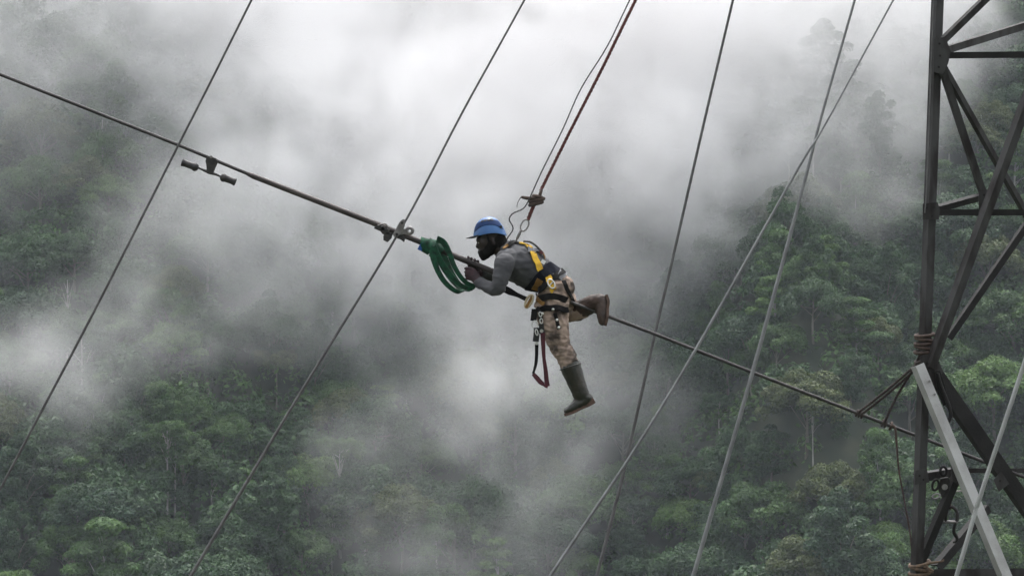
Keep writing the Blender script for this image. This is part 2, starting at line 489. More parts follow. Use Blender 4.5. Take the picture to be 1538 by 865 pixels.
    V = np.concatenate(Vs); T = np.concatenate(Ts)
    o = link('forest', leaf_mesh('forest', V, np.arange(len(V)).reshape(-1, 4), T, LEAF['dark']))
    put(o, 'mass of dark rainforest filling the slope behind the nearer trees', 'forest', kind='stuff')
    print('trees', len(best), 'mass', sum(len(k) for k in fv.values()), 'tris', len(V) // 2)
    # leafy undergrowth between the trunks
    C, RR, FF, PER = [], [], [], []
    y = 312.0
    while y < 500:
        half = y * (W0 / 2 + 80) / FPX
        for x in np.arange(-half, half, 4.0):
            xx, yy = x + rng.normal(0, 1.2), y + rng.normal(0, 1.2)
            r = rng.uniform(1.7, 3.6)
            C.append(np.array([xx, yy, float(terrain(xx, yy)) + r * 0.5])); RR.append(r); FF.append(rng.uniform(0.7, 1.2)); PER.append(int(84 * (r / 2.4) ** 2))
        y += 4.0
    V, Q, T = leaves_on(rng, C, RR, FF, PER, 0.46)
    o = link('undergrowth', leaf_mesh('undergrowth', V, Q, T, LEAF['green']))
    put(o, 'leafy undergrowth between the trunks on the slope', 'undergrowth', kind='stuff')
    print('undergrowth tris', len(Q) * 2)
build_forest()

# ================================================================ AIR: even haze, drifting mist
def build_haze():
    xs, ys, zs = (-705, 705), (-705, 1205), (-125, 475)
    V = [(x, y, z) for z in zs for y in ys for x in xs]
    F = [(0, 2, 3, 1), (4, 5, 7, 6), (0, 1, 5, 4), (2, 6, 7, 3), (0, 4, 6, 2), (1, 3, 7, 5)]
    m = bpy.data.materials.new('haze'); m.use_nodes = True
    n, l = m.node_tree.nodes, m.node_tree.links
    n.remove(n['Principled BSDF'])
    pv = n.new('ShaderNodeVolumePrincipled')
    pv.inputs['Color'].default_value = (0.84, 0.92, 1.0, 1)
    pv.inputs['Density'].default_value = HAZE_DENSITY
    l.new(pv.outputs['Volume'], n['Material Output'].inputs['Volume'])
    o = link('haze', mesh('haze', V, F, m))
    put(o, kind='stuff')
HAZE_DENSITY = 0.00012
build_haze()

# mist banks: (photo x, photo y, metres in front of the slope, radii across / deep / high, density)
BANKS = [
    (640, -30, 34, 46, 26, 24, 0.075),
    (440, 100, 28, 26, 20, 18, 0.070),
    (540, 250, 24, 24, 17, 16, 0.060),
    (730, 190, 30, 32, 22, 21, 0.070),
    (900, 80, 34, 34, 24, 21, 0.075),
    (1120, 0, 36, 34, 24, 22, 0.075),
    (1050, 180, 26, 22, 17, 17, 0.07),
    (900, 290, 26, 26, 15, 17, 0.070),
    (660, 390, 22, 24, 14, 16, 0.050),
    (830, 430, 20, 18, 12, 13, 0.040),
    (330, 0, 26, 26, 18, 16, 0.065),
    (60, -30, 24, 36, 18, 18, 0.075),
    (200, 535, 18, 24, 11, 9, 0.034),
    (50, 600, 14, 14, 9, 11, 0.026),
    (760, 590, 20, 20, 10, 20, 0.025),
    (690, 700, 18, 20, 10, 18, 0.050),
    (930, 580, 14, 15, 9, 10, 0.026),
    (1350, 0, 14, 20, 18, 18, 0.075),
    (1330, 160, 8, 15, 12, 12, 0.07),
    (350, 390, 16, 28, 10, 18, 0.013),
    (1100, 320, 14, 34, 10, 14, 0.016),
    (100, 200, 18, 34, 11, 20, 0.010),
    (350, -230, 30, 54, 26, 28, 0.09),  # with the next two: unseen cloud above the frame, added to shade the mist
    (800, -230, 36, 54, 30, 28, 0.09),
    (1250, -230, 30, 54, 26, 28, 0.09),
    (1250, 240, 22, 22, 10, 14, 0.034),
    (450, 330, 20, 30, 12, 18, 0.020),
    (720, 320, 26, 40, 14, 22, 0.032),
    (120, 410, 16, 26, 10, 12, 0.006),
    (120, 100, 20, 30, 13, 14, 0.028),
    (660, 820, 14, 16, 8, 10, 0.022),
    (880, 680, 12, 16, 8, 12, 0.014),
]
def build_mist():
    lo, hi = np.array([-112.0, 275.0, -62.0]), np.array([112.0, 540.0, 135.0])
    vox = 1.35
    ng = bpy.data.node_groups.new('mist_field', 'GeometryNodeTree')
    ng.interface.new_socket('Geometry', in_out='INPUT', socket_type='NodeSocketGeometry')
    ng.interface.new_socket('Geometry', in_out='OUTPUT', socket_type='NodeSocketGeometry')
    n, l = ng.nodes, ng.links
    out = n.new('NodeGroupOutput')
    pos = n.new('GeometryNodeInputPosition')
    def math_(op, a, b=None, clamp=False):
        m = n.new('ShaderNodeMath'); m.operation = op; m.use_clamp = clamp
        for i, v in enumerate((a, b)):
            if v is None: continue
            if hasattr(v, 'is_output'): l.new(v, m.inputs[i])
            else: m.inputs[i].default_value = v
        return m.outputs[0]
    def noise(scale, detail, rough, dist=0.0, stretch=(1, 1, 1), off=(0, 0, 0)):
        mp = n.new('ShaderNodeVectorMath'); mp.operation = 'MULTIPLY_ADD'; mp.inputs[1].default_value = stretch; mp.inputs[2].default_value = off
        l.new(pos.outputs[0], mp.inputs[0])
        t = n.new('ShaderNodeTexNoise'); t.inputs['Scale'].default_value = scale; t.inputs['Detail'].default_value = detail
        t.inputs['Roughness'].default_value = rough; t.inputs['Distortion'].default_value = dist
        l.new(mp.outputs[0], t.inputs['Vector'])
        return t
    # a warp makes the banks' edges curl
    wt = noise(0.03, 3, 0.55)
    w1 = n.new('ShaderNodeVectorMath'); w1.operation = 'SUBTRACT'; w1.inputs[1].default_value = (0.5, 0.5, 0.5)
    l.new(wt.outputs['Color'], w1.inputs[0])
    w2 = n.new('ShaderNodeVectorMath'); w2.operation = 'SCALE'; w2.inputs['Scale'].default_value = 34.0
    l.new(w1.outputs[0], w2.inputs[0])
    wp = n.new('ShaderNodeVectorMath'); wp.operation = 'ADD'
    l.new(pos.outputs[0], wp.inputs[0]); l.new(w2.outputs[0], wp.inputs[1])
    total = None
    for (px, py, front, rx, ry, rz, dens) in BANKS:
        p = hit(px, py, lift=10.0)
        d = p.normalized()
        c = p - d * front
        s = n.new('ShaderNodeVectorMath'); s.operation = 'SUBTRACT'; s.inputs[1].default_value = c
        l.new(wp.outputs[0], s.inputs[0])
        s2 = n.new('ShaderNodeVectorMath'); s2.operation = 'DIVIDE'; s2.inputs[1].default_value = (rx, ry, rz)
        l.new(s.outputs[0], s2.inputs[0])
        ln = n.new('ShaderNodeVectorMath'); ln.operation = 'LENGTH'; l.new(s2.outputs[0], ln.inputs[0])
        mr = n.new('ShaderNodeMapRange'); mr.interpolation_type = 'SMOOTHERSTEP'
        mr.inputs['From Min'].default_value = 1.5; mr.inputs['From Max'].default_value = 0.0
        mr.inputs['To Min'].default_value = 0.0; mr.inputs['To Max'].default_value = dens
        l.new(ln.outputs['Value'], mr.inputs['Value'])
        total = mr.outputs[0] if total is None else math_('ADD', total, mr.outputs[0])
    nz = noise(0.045, 6, 0.62, 0.8, (1, 1, 1.15))
    r1 = n.new('ShaderNodeMapRange'); r1.inputs['From Min'].default_value = 0.38; r1.inputs['From Max'].default_value = 0.68
    r1.inputs['To Min'].default_value = 0.25; r1.inputs['To Max'].default_value = 1.6
    l.new(nz.outputs['Fac'], r1.inputs['Value'])
    dens = math_('MULTIPLY', total, r1.outputs[0])
    n2 = noise(0.13, 4, 0.6, 1.2, (1, 1, 0.8), (3, 5, 1))
    r2 = n.new('ShaderNodeMapRange'); r2.inputs['From Min'].default_value = 0.38; r2.inputs['From Max'].default_value = 0.64
    r2.inputs['To Min'].default_value = 0.45; r2.inputs['To Max'].default_value = 1.45
    l.new(n2.outputs['Fac'], r2.inputs['Value'])
    dens = math_('MULTIPLY', dens, r2.outputs[0])
    dens = math_('SUBTRACT', dens, 0.0022)
    dens = math_('MAXIMUM', dens, 0.0)
    vc = n.new('GeometryNodeVolumeCube')
    l.new(dens, vc.inputs['Density'])
    vc.inputs['Min'].default_value = lo; vc.inputs['Max'].default_value = hi
    for i, k in enumerate('XYZ'): vc.inputs['Resolution ' + k].default_value = int((hi[i] - lo[i]) / vox)
    m = bpy.data.materials.new('mist'); m.use_nodes = True
    mn, ml = m.node_tree.nodes, m.node_tree.links
    mn.remove(mn['Principled BSDF'])
    pv = mn.new('ShaderNodeVolumePrincipled')
    pv.inputs['Color'].default_value = (0.962, 0.954, 0.955, 1)
    pv.inputs['Density'].default_value = 1.0
    pv.inputs['Anisotropy'].default_value = 0.0
    ml.new(pv.outputs['Volume'], mn['Material Output'].inputs['Volume'])
    sm = n.new('GeometryNodeSetMaterial'); sm.inputs['Material'].default_value = m
    l.new(vc.outputs[0], sm.inputs[0]); l.new(sm.outputs[0], out.inputs[0])
    vol = bpy.data.volumes.new('mist')
    vol.materials.append(m)
    vol.render.step_size = 5.0
    o = link('mist', vol)
    md = o.modifiers.new('mist_field', 'NODES'); md.node_group = ng
    put(o, 'white mist drifting up the forested slope', 'mist', kind='stuff')
build_mist()

# ================================================================ LINES, FITTINGS
D0 = 20.0                                     # metres from the camera to the line the worker lies on
PX = D0 / FPX                                 # metres per photo pixel there

def smooth_path(pts, n=6):
    """Catmull-Rom through the points"""
    P = [Vector(p) for p in pts]
    if len(P) < 3: return P
    out = []
    for i in range(len(P) - 1):
        a, b, c, d = P[max(i - 1, 0)], P[i], P[i + 1], P[min(i + 2, len(P) - 1)]
        for k in range(n):
            t = k / n
            out.append(0.5 * ((2 * b) + (c - a) * t + (2 * a - 5 * b + 4 * c - d) * t * t + (3 * b - a - 3 * c + d) * t ** 3))
    out.append(P[-1])
    return out

def tube_mesh(name, pts, rad, mat, seg=10, n=0):
    if n:
        k = len(pts)
        sp = smooth_path(pts, n)
        if hasattr(rad, '__len__'): rad = list(np.interp(np.linspace(0, k - 1, len(sp)), np.arange(k), rad))
        pts = sp
    v, f = tube(pts, rad, seg)
    return mesh(name, v, f, mat, True)

def rope_mesh(name, pts, rad, mat, strands=3, twist=0.05, seg=6, n=6, sub=0.02):
    """a laid rope: strands winding round the path"""
    P = smooth_path(pts, n) if n else [Vector(p) for p in pts]
    # resample
    L = [0.0]
    for a, b in zip(P, P[1:]): L.append(L[-1] + (b - a).length)
    m = max(8, int(L[-1] / sub)); Q = []; T = np.linspace(0, L[-1], m)
    arr = np.array([tuple(p) for p in P]); xs = [np.interp(T, L, arr[:, k]) for k in range(3)]
    Q = [Vector((xs[0][i], xs[1][i], xs[2][i])) for i in range(m)]
    V, F = [], []
    prev = None; frames = []
    for i, p in enumerate(Q):
        d = (Q[min(i + 1, m - 1)] - Q[max(i - 1, 0)]).normalized()
        a = d.orthogonal().normalized() if prev is None else (prev - d * prev.dot(d)).normalized()
        prev = a; frames.append((a, d.cross(a)))
    for s in range(strands):
        pts_ = []
        for i, p in enumerate(Q):
            w = 2 * math.pi * (T[i] / twist + s / strands)
            a, b = frames[i]
            pts_.append(p + (a * math.cos(w) + b * math.sin(w)) * rad * 0.5)
        v, f = tube(pts_, rad * 0.58, seg, True, len(V)); V += v; F += f
    return mesh(name, V, F, mat, True)

def box_between(p, q, half_w, half_t, side):
    """a bar from P to Q; SIDE is the direction of its width"""
    p, q = Vector(p), Vector(q); d = (q - p).normalized()
    s = (Vector(side) - d * Vector(side).dot(d)).normalized(); t = d.cross(s)
    V = []
    for e in (p, q):
        for a, b in ((-1, -1), (1, -1), (1, 1), (-1, 1)): V.append(e + s * half_w * a + t * half_t * b)
    return V, [(0, 3, 2, 1), (4, 5, 6, 7), (0, 1, 5, 4), (1, 2, 6, 5), (2, 3, 7, 6), (3, 0, 4, 7)]

def prism(pts, depth_dir, thick):
    """an outline (list of points in a plane) thickened along DEPTH_DIR"""
    n = len(pts); dd = Vector(depth_dir).normalized() * thick * 0.5
    V = [Vector(p) - dd for p in pts] + [Vector(p) + dd for p in pts]
    F = [list(range(n))[::-1], [n + i for i in range(n)]] + [[i, (i + 1) % n, n + (i + 1) % n, n + i] for i in range(n)]
    return V, F

def ring_mesh(name, c, ax, ay, rx, ry, r, mat, seg=18, tseg=8):
    """a link: oval of half axes RX, RY in the plane of AX, AY, of wire radius R"""
    c, ax, ay = Vector(c), Vector(ax).normalized(), Vector(ay).normalized(); az = ax.cross(ay)
    V, F = [], []
    for i in range(seg):
        w = 2 * math.pi * i / seg; p = c + ax * rx * math.cos(w) + ay * ry * math.sin(w)
        o = (ax * math.cos(w) * ry + ay * math.sin(w) * rx).normalized()
        for k in range(tseg):
            u = 2 * math.pi * k / tseg; V.append(p + (o * math.cos(u) + az * math.sin(u)) * r)
    for i in range(seg):
        for k in range(tseg):
            F.append([i * tseg + k, ((i + 1) % seg) * tseg + k, ((i + 1) % seg) * tseg + (k + 1) % tseg, i * tseg + (k + 1) % tseg])
    return mesh(name, V, F, mat, True)

def bevel(me, w=0.002, seg=2):
    bm = bmesh.new(); bm.from_mesh(me)
    bmesh.ops.recalc_face_normals(bm, faces=bm.faces)
    bmesh.ops.bevel(bm, geom=[e for e in bm.edges if len(e.link_faces) == 2 and e.calc_face_angle(0) > 0.6], offset=w, segments=seg, affect='EDGES', profile=0.6)
    bm.to_mesh(me); bm.free(); return me

STEEL_CABLE = simple('steel_cable', (0.13, 0.128, 0.125, 1), (0.075, 0.073, 0.072, 1), rough=0.6, metal=0.2, scale=9, bump=0.5, bscale=160)
PALE_CABLE = simple('pale_cable', (0.23, 0.235, 0.235, 1), (0.15, 0.155, 0.155, 1), rough=0.5, metal=0.3, scale=6, bump=0.5, bscale=160)
ALU = simple('weathered_aluminium', (0.042, 0.038, 0.037, 1), (0.016, 0.014, 0.014, 1), rough=0.6, metal=0.1, scale=14, bump=0.35, bscale=120, stretch=(0.3, 1, 1))
ALU_SLEEVE = simple('sleeve_aluminium', (0.068, 0.056, 0.053, 1), (0.026, 0.021, 0.020, 1), rough=0.55, metal=0.15, scale=10, bump=0.2, bscale=60, stretch=(0.3, 1, 1))
BLACK_IRON = simple('black_iron', (0.022, 0.022, 0.023, 1), (0.05, 0.045, 0.042, 1), rough=0.5, metal=0.3, scale=30)
GREY_METAL = simple('galvanised_fitting', (0.26, 0.25, 0.245, 1), (0.15, 0.14, 0.135, 1), rough=0.45, metal=0.55, scale=25)
HEMP = simple('brown_rope', (0.075, 0.050, 0.038, 1), (0.035, 0.024, 0.020, 1), rough=0.9, scale=40)
RED_ROPE = simple('red_rope', (0.13, 0.036, 0.032, 1), (0.065, 0.026, 0.025, 1), rough=0.85, scale=60)
DARK_ROPE = simple('dark_rope', (0.05, 0.036, 0.03, 1), (0.028, 0.022, 0.02, 1), rough=0.85, scale=40)
THIN_LINE = simple('thin_dark_line', (0.06, 0.055, 0.055, 1), (0.04, 0.035, 0.035, 1), rough=0.6, scale=30)
GREEN_WEB = simple('green_webbing', (0.005, 0.080, 0.035, 1), (0.0015, 0.020, 0.011, 1), rough=0.8, scale=35, bump=0.4, bscale=260)
BLUE_TAG = simple('blue_tag', (0.02, 0.10, 0.36, 1), (0.015, 0.07, 0.25, 1), rough=0.6)

WIRE = [(-420, -52), (-150, 53), (0, 112), (268, 218), (380, 264.5), (600, 350), (720, 400), (860, 455), (985, 502), (1130, 559), (1290, 621), (1538, 716), (1760, 800), (2000, 889)]
def wire_y(px): return float(np.interp(px, [p[0] for p in WIRE], [p[1] for p in WIRE]))
def WP(px, d=0.0): return at(px, wire_y(px), D0 + d)

def build_conductor():
    r = link('conductor', None, None, WP(769))
    put(r, 'thick metal conductor running down across the picture to the tower, worker lying on it', 'cable')
    inv = -r.location
    loc = lambda p: p + inv
    xs = [p[0] for p in WIRE]
    v, f = tube([loc(WP(x)) for x in np.linspace(-420, 2000, 120)], 0.0130, 12)
    link('wire', mesh('wire', v, f, ALU, True), r)
    sl = [372, 380, 480, 560, 640, 700, 760, 800, 806]
    v, f = tube([loc(WP(x)) for x in sl], [0.0155, 0.0215, 0.022, 0.0225, 0.0225, 0.0225, 0.0225, 0.0215, 0.0155], 14)
    link('sleeve', mesh('sleeve', v, f, ALU_SLEEVE, True), r)
build_conductor()

def cable(label, pts, width, mat=STEEL_CABLE, ext=260, name='steel_cable', n=6):
    """pts: (photo x, photo y, depth); the ends run on out of the frame"""
    P = [at(*p) for p in pts]
    a = P[0] + (P[0] - P[1]).normalized() * ext * PX * 4; b = P[-1] + (P[-1] - P[-2]).normalized() * ext * PX * 4
    w = width if hasattr(width, '__len__') else [width] * len(pts)
    rad = [w[0]] + list(w) + [w[-1]]; P = [a] + P + [b]
    rad = [k * 0.43 * PX for k in rad]
    o = link(name, tube_mesh(name, P, rad, mat, 8, n))
    put(o, label, 'cable', 'steel cables crossing the valley')
    return o
cable('leftmost grey cable crossing the conductor beside the black damper', [(378, 0, 19.4), (322, 112, 19.45), (268, 218, 19.5), (140, 470, 19.6), (0, 735, 19.7)], [3.8, 3.8, 4.0, 4.4, 4.6])
cable('grey cable held in the metal clamp on the conductor', [(788, 0, 20.0), (694, 170, 20.0), (601, 346, 19.96), (450, 592, 19.9), (288, 862, 19.9)], [3.6, 3.8, 4.0, 5.2, 6.2])
cable('dark cable passing behind the conductor just right of the worker', [(1101, 0, 20.5), (1058, 182, 20.5), (1010, 390, 20.5), (984, 500, 20.5), (934, 720, 20.5), (897, 862, 20.5)], [4.6, 4.8, 5.0, 5.2, 6.0, 6.0])
cable('steep grey cable nearer the tower of the pair over the crest', [(1284, 0, 19.5), (1233, 178, 19.5), (1205, 285, 19.5), (1130, 560, 19.5), (1042, 862, 19.5)], [4.2, 4.4, 5.6, 6.8, 7.4], PALE_CABLE)
cable('flatter grey cable of the crossing pair, running down to bottom centre', [(1342, 0, 19.3), (1240, 186, 19.3), (1196, 258, 19.3), (1045, 525, 19.3), (950, 680, 19.3), (828, 862, 19.3)], [3.0, 3.2, 4.2, 5.0, 5.2, 5.4], PALE_CABLE)
cable('pale cable crossing the bright strut at the lower right', [(1552, 505, 19.1), (1470, 752, 19.1), (1438, 860, 19.1)], [7.5, 7.5, 7.5], simple('bright_cable', (0.33, 0.34, 0.325, 1), (0.25, 0.26, 0.245, 1), rough=0.5, metal=0.2, scale=6, bump=0.4, bscale=160))

def build_damper():
    r = link('vibration_damper', None, None, WP(318)); o = r.location
    put(r, 'black dumbbell-shaped vibration damper hanging under the upper conductor', 'damper')
    L = lambda px, py, d=0.0: at(px, py, D0 + d) - o
    # clamp: jaw over the wire tapering to the messenger
    out = [(309, 242), (311, 236.5), (316, 235.5), (325, 238), (327.5, 243), (323, 253), (319.5, 262.5), (311, 261), (310.5, 250)]
    v, f = prism([L(x, y) for x, y in out], (0, 1, 0), 0.05); link('clamp', bevel(mesh('clamp', v, f, BLACK_IRON), 0.004), r)
    v, f = tube([L(317, 236, -0.03), L(317, 236, 0.03)], 0.012, 6); link('bolt', mesh('bolt', v, f, GREY_METAL), r)
    link('messenger_cable', tube_mesh('messenger_cable', [L(294, 250.5), L(303, 254.5), L(315, 259.5), L(325, 262.5), L(334, 267)], [0.006, 0.008, 0.013, 0.009, 0.006], BLACK_IRON, 8, 4), r)
    for a, b in (((298, 253), (273, 244)), ((331, 265.5), (354, 274))):
        A, B = L(*a), L(*b); d = (B - A)
        prof = [(0, 0.012), (0.06, 0.024), (0.16, 0.031), (0.26, 0.031), (0.36, 0.026), (0.75, 0.025), (0.86, 0.027), (0.97, 0.029), (1.0, 0.022)]
        v, f = tube([A + d * t for t, _ in prof], [q for _, q in prof], 14); link('weight', mesh('weight', v, f, BLACK_IRON, True), r)
build_damper()

def build_clamp():
    r = link('cable_clamp', None, None, WP(598)); o = r.location
    put(r, 'grey clamp with eye lug and black jaws joining cable and conductor', 'clamp')
    L = lambda px, py, d=0.0: at(px, py, D0 + d) - o
    out = [(606, 329), (609.5, 330.5), (608, 340), (605, 348), (600, 354), (593, 357), (590, 352), (594, 346), (598, 338), (601, 333)]
    v, f = prism([L(x, y) for x, y in out], (0, 1, 0), 0.03)
    link('plate', bevel(mesh('plate', [p + Vector((0, -0.035, 0)) for p in v], f, GREY_METAL), 0.003), r)
    # eye lug: a bar ending in a ring
    v, f = box_between(L(601, 349, -0.03), L(612, 347, -0.03), 0.019, 0.008, (0, 0, 1)); link('lug', bevel(mesh('lug', v, f, GREY_METAL), 0.003), r)
    link('eye', ring_mesh('eye', L(615.5, 346.5, -0.03), (1, 0, 0), (0, 0, 1), 0.021, 0.021, 0.012, GREY_METAL), r)
    for pts in ([(561, 343), (568, 338), (577, 340), (579, 347), (570, 347)], [(571, 347), (574, 340), (586, 345), (585, 353), (575, 352)], [(576, 354), (581, 348), (590, 350), (588, 358), (582, 364), (576, 361)], [(594, 352), (603, 352), (609, 356), (607, 364), (602, 360), (596, 358)]):
        v, f = prism([L(x, y) for x, y in pts], (0, 1, 0), 0.07); link('jaw', bevel(mesh('jaw', v, f, BLACK_IRON), 0.004), r)
    link('keeper', tube_mesh('keeper', [L(568, 339, -0.03), L(573, 337, -0.035), L(579, 336.5, -0.03), L(582, 341, -0.02)], 0.006, GREY_METAL, 8, 4), r)
    for x, y in ((604, 335), (596, 352)):
        v, f = tube([L(x, y, -0.065), L(x, y, -0.02)], 0.011, 6); link('bolt', mesh('bolt', v, f, BLACK_IRON), r)
build_clamp()

def ribbon(pts, width, thick, wdir, n=6):
    """flat webbing along a path. WDIR: its width direction, one vector or one per point"""
    k = len(pts); P = smooth_path(pts, n) if n else [Vector(p) for p in pts]
    wd = [Vector(w) for w in wdir] if isinstance(wdir, list) else [Vector(wdir)] * k
    ww = width if hasattr(width, '__len__') else [width] * k
    V, F = [], []
    for i, p in enumerate(P):
        t = i / (len(P) - 1) * (k - 1); j = min(int(t), k - 2); q = t - j
        d = (P[min(i + 1, len(P) - 1)] - P[max(i - 1, 0)]).normalized()
        s = wd[j].lerp(wd[j + 1], q); s = (s - d * s.dot(d)).normalized(); u = d.cross(s)
        w = ww[j] * (1 - q) + ww[j + 1] * q
        for a, b in ((-1, -1), (1, -1), (1, 1), (-1, 1)): V.append(p + s * w * 0.5 * a + u * thick * 0.5 * b)
    m = len(P)
    for i in range(m - 1):
        for c in range(4): F.append([i * 4 + c, i * 4 + (c + 1) % 4, (i + 1) * 4 + (c + 1) % 4, (i + 1) * 4 + c])
    F += [[3, 2, 1, 0], [(m - 1) * 4 + c for c in range(4)]]
    return V, F

def build_sling():
    r = link('lifting_sling', None, None, WP(650)); o = r.location
    put(r, 'green webbing sling choked round the conductor and looped down to his glove', 'sling')
    L = lambda px, py, d=0.0: at(px, py, D0 + d) - o
    # turns round the conductor
    ax = (WP(660) - WP(640)).normalized(); e1 = Vector((0, 1, 0)); e2 = ax.cross(e1)
    for k, (x, rad, tl) in enumerate(((638, 0.036, 0.10), (645, 0.046, -0.12), (652, 0.050, 0.16), (659, 0.040, -0.1))):
        c = WP(x) - o; pts = []; wd = []
        for i in range(15):
            w = 2 * math.pi * i / 14
            up = 0.018 * max(0, math.sin(w + 0.6))
            pts.append(c + (e1 * math.cos(w) - e2 * math.sin(w)) * (rad + up) + ax * tl * 0.12 * math.sin(w)); wd.append(ax + e2 * tl)
        v, f = ribbon(pts, 0.062, 0.009, wd, 2); link('turn', mesh('turn', v, f, GREEN_WEB, True), r)
    side = Vector((0.86, -0.25, 0.45))
    loops = [
        ([(648, 372, -0.05), (651, 388, -0.05), (657, 405, -0.05), (666, 421, -0.05), (678, 433, -0.045), (689, 438.5, -0.04), (697, 437, -0.02)], [.046, .044, .04, .038, .036, .034, .026], (0.9, -0.3, 0.4)),
        ([(697, 437, -0.02), (690, 433, 0.03), (678, 420, 0.05), (668, 404, 0.06), (660, 388, 0.05), (655, 374, 0.04)], [.026, .03, .034, .05, .06, .05], (0.8, 0.5, 0.4)),
        ([(656, 359, -0.045), (666, 364, -0.05), (674, 378, -0.05), (681, 397, -0.05), (690, 413, -0.05), (701, 425, -0.045), (713, 430, -0.05)], [.05, .046, .042, .036, .034, .034, .034], (0.9, -0.35, 0.35)),
        ([(713, 430, -0.05), (707, 436, -0.01), (697, 433, 0.02), (686, 421, 0.04), (676, 405, 0.05), (667, 388, 0.05), (660, 372, 0.04)], [.034, .03, .03, .03, .04, .06, .05], (0.8, 0.5, 0.4)),
        ([(651, 370, -0.06), (657, 384, -0.06), (666, 399, -0.06), (677, 413, -0.055), (688, 425, -0.05), (700, 432, -0.05), (710, 434, -0.05)], [.05, .05, .046, .034, .034, .034, .03], (0.85, -0.4, 0.4)),
    ]
    for pts, w, wd in loops:
        v, f = ribbon([L(*p) for p in pts], w, 0.008, wd, 6); link('loop', mesh('loop', v, f, GREEN_WEB, True), r)
    v, f = ribbon([L(637, 366, -0.03), L(633, 370, -0.03), L(630, 376, -0.03)], 0.034, 0.004, (0.9, 0.2, 0.4), 3); link('tag', mesh('tag', v, f, BLUE_TAG), r)
build_sling()

# ================================================================ THE WORKER
def B(px, py, d=0.0): return at(px, py, D0 + d)

def limb(path, seg=16):
    """closed tapering body: path of (px, py, d, r_in_picture_px, r_depth_m)"""
    C = [B(p[0], p[1], p[2]) for p in path]; ra = [p[3] * PX for p in path]; rb = [(p[4] if len(p) > 4 else p[3] * PX) for p in path]
    d0 = (C[1] - C[0]).normalized(); d1 = (C[-1] - C[-2]).normalized()
    CC, A, Bb = [], [], []
    for t in (0.96, 0.75, 0.4): CC.append(C[0] - d0 * ra[0] * t * 0.8); A.append(ra[0] * math.sqrt(1 - t * t)); Bb.append(rb[0] * math.sqrt(1 - t * t))
    CC += C; A += ra; Bb += rb
    for t in (0.4, 0.75, 0.96): CC.append(C[-1] + d1 * ra[-1] * t * 0.8); A.append(ra[-1] * math.sqrt(1 - t * t)); Bb.append(rb[-1] * math.sqrt(1 - t * t))
    V, F = [], []
    for i, c in enumerate(CC):
        d = (CC[min(i + 1, len(CC) - 1)] - CC[max(i - 1, 0)]).normalized()
        y = Vector((0, 1, 0)); b = (y - d * y.dot(d))
        b = b.normalized() if b.length > 0.2 else Vector((0, 0, 1)); a = b.cross(d)
        for k in range(seg):
            w = 2 * math.pi * k / seg; V.append(c + a * A[i] * math.cos(w) + b * Bb[i] * math.sin(w))
    n = len(CC)
    for i in range(n - 1):
        for k in range(seg): F.append([i * seg + k, i * seg + (k + 1) % seg, (i + 1) * seg + (k + 1) % seg, (i + 1) * seg + k])
    F += [list(range(seg))[::-1], [(n - 1) * seg + k for k in range(seg)]]
    return V, F

def ellipsoid(px, py, d, rx, rz, ry, tilt=0.0, nu=18, nv=10):
    """rx, rz in photo pixels in the picture plane, ry metres deep, tilted about the view axis"""
    c = B(px, py, d); V, F = [], []
    for j in range(1, nv):
        ph = math.pi * j / nv
        for i in range(nu):
            w = 2 * math.pi * i / nu
            x, z, y = rx * PX * math.sin(ph) * math.cos(w), rz * PX * math.cos(ph), ry * math.sin(ph) * math.sin(w)
            V.append(c + Vector((x * math.cos(tilt) + z * math.sin(tilt), y, -x * math.sin(tilt) + z * math.cos(tilt))))
    z = rz * PX
    top, bot = len(V), len(V) + 1
    V += [c + Vector((z * math.sin(tilt), 0, z * math.cos(tilt))), c - Vector((z * math.sin(tilt), 0, z * math.cos(tilt)))]
    for j in range(nv - 2):
        for i in range(nu): F.append([j * nu + i, j * nu + (i + 1) % nu, (j + 1) * nu + (i + 1) % nu, (j + 1) * nu + i][::-1])
    for i in range(nu): F.append([top, (i + 1) % nu, i][::-1]); F.append([bot, (nv - 2) * nu + i, (nv - 2) * nu + (i + 1) % nu][::-1])
    return V, F

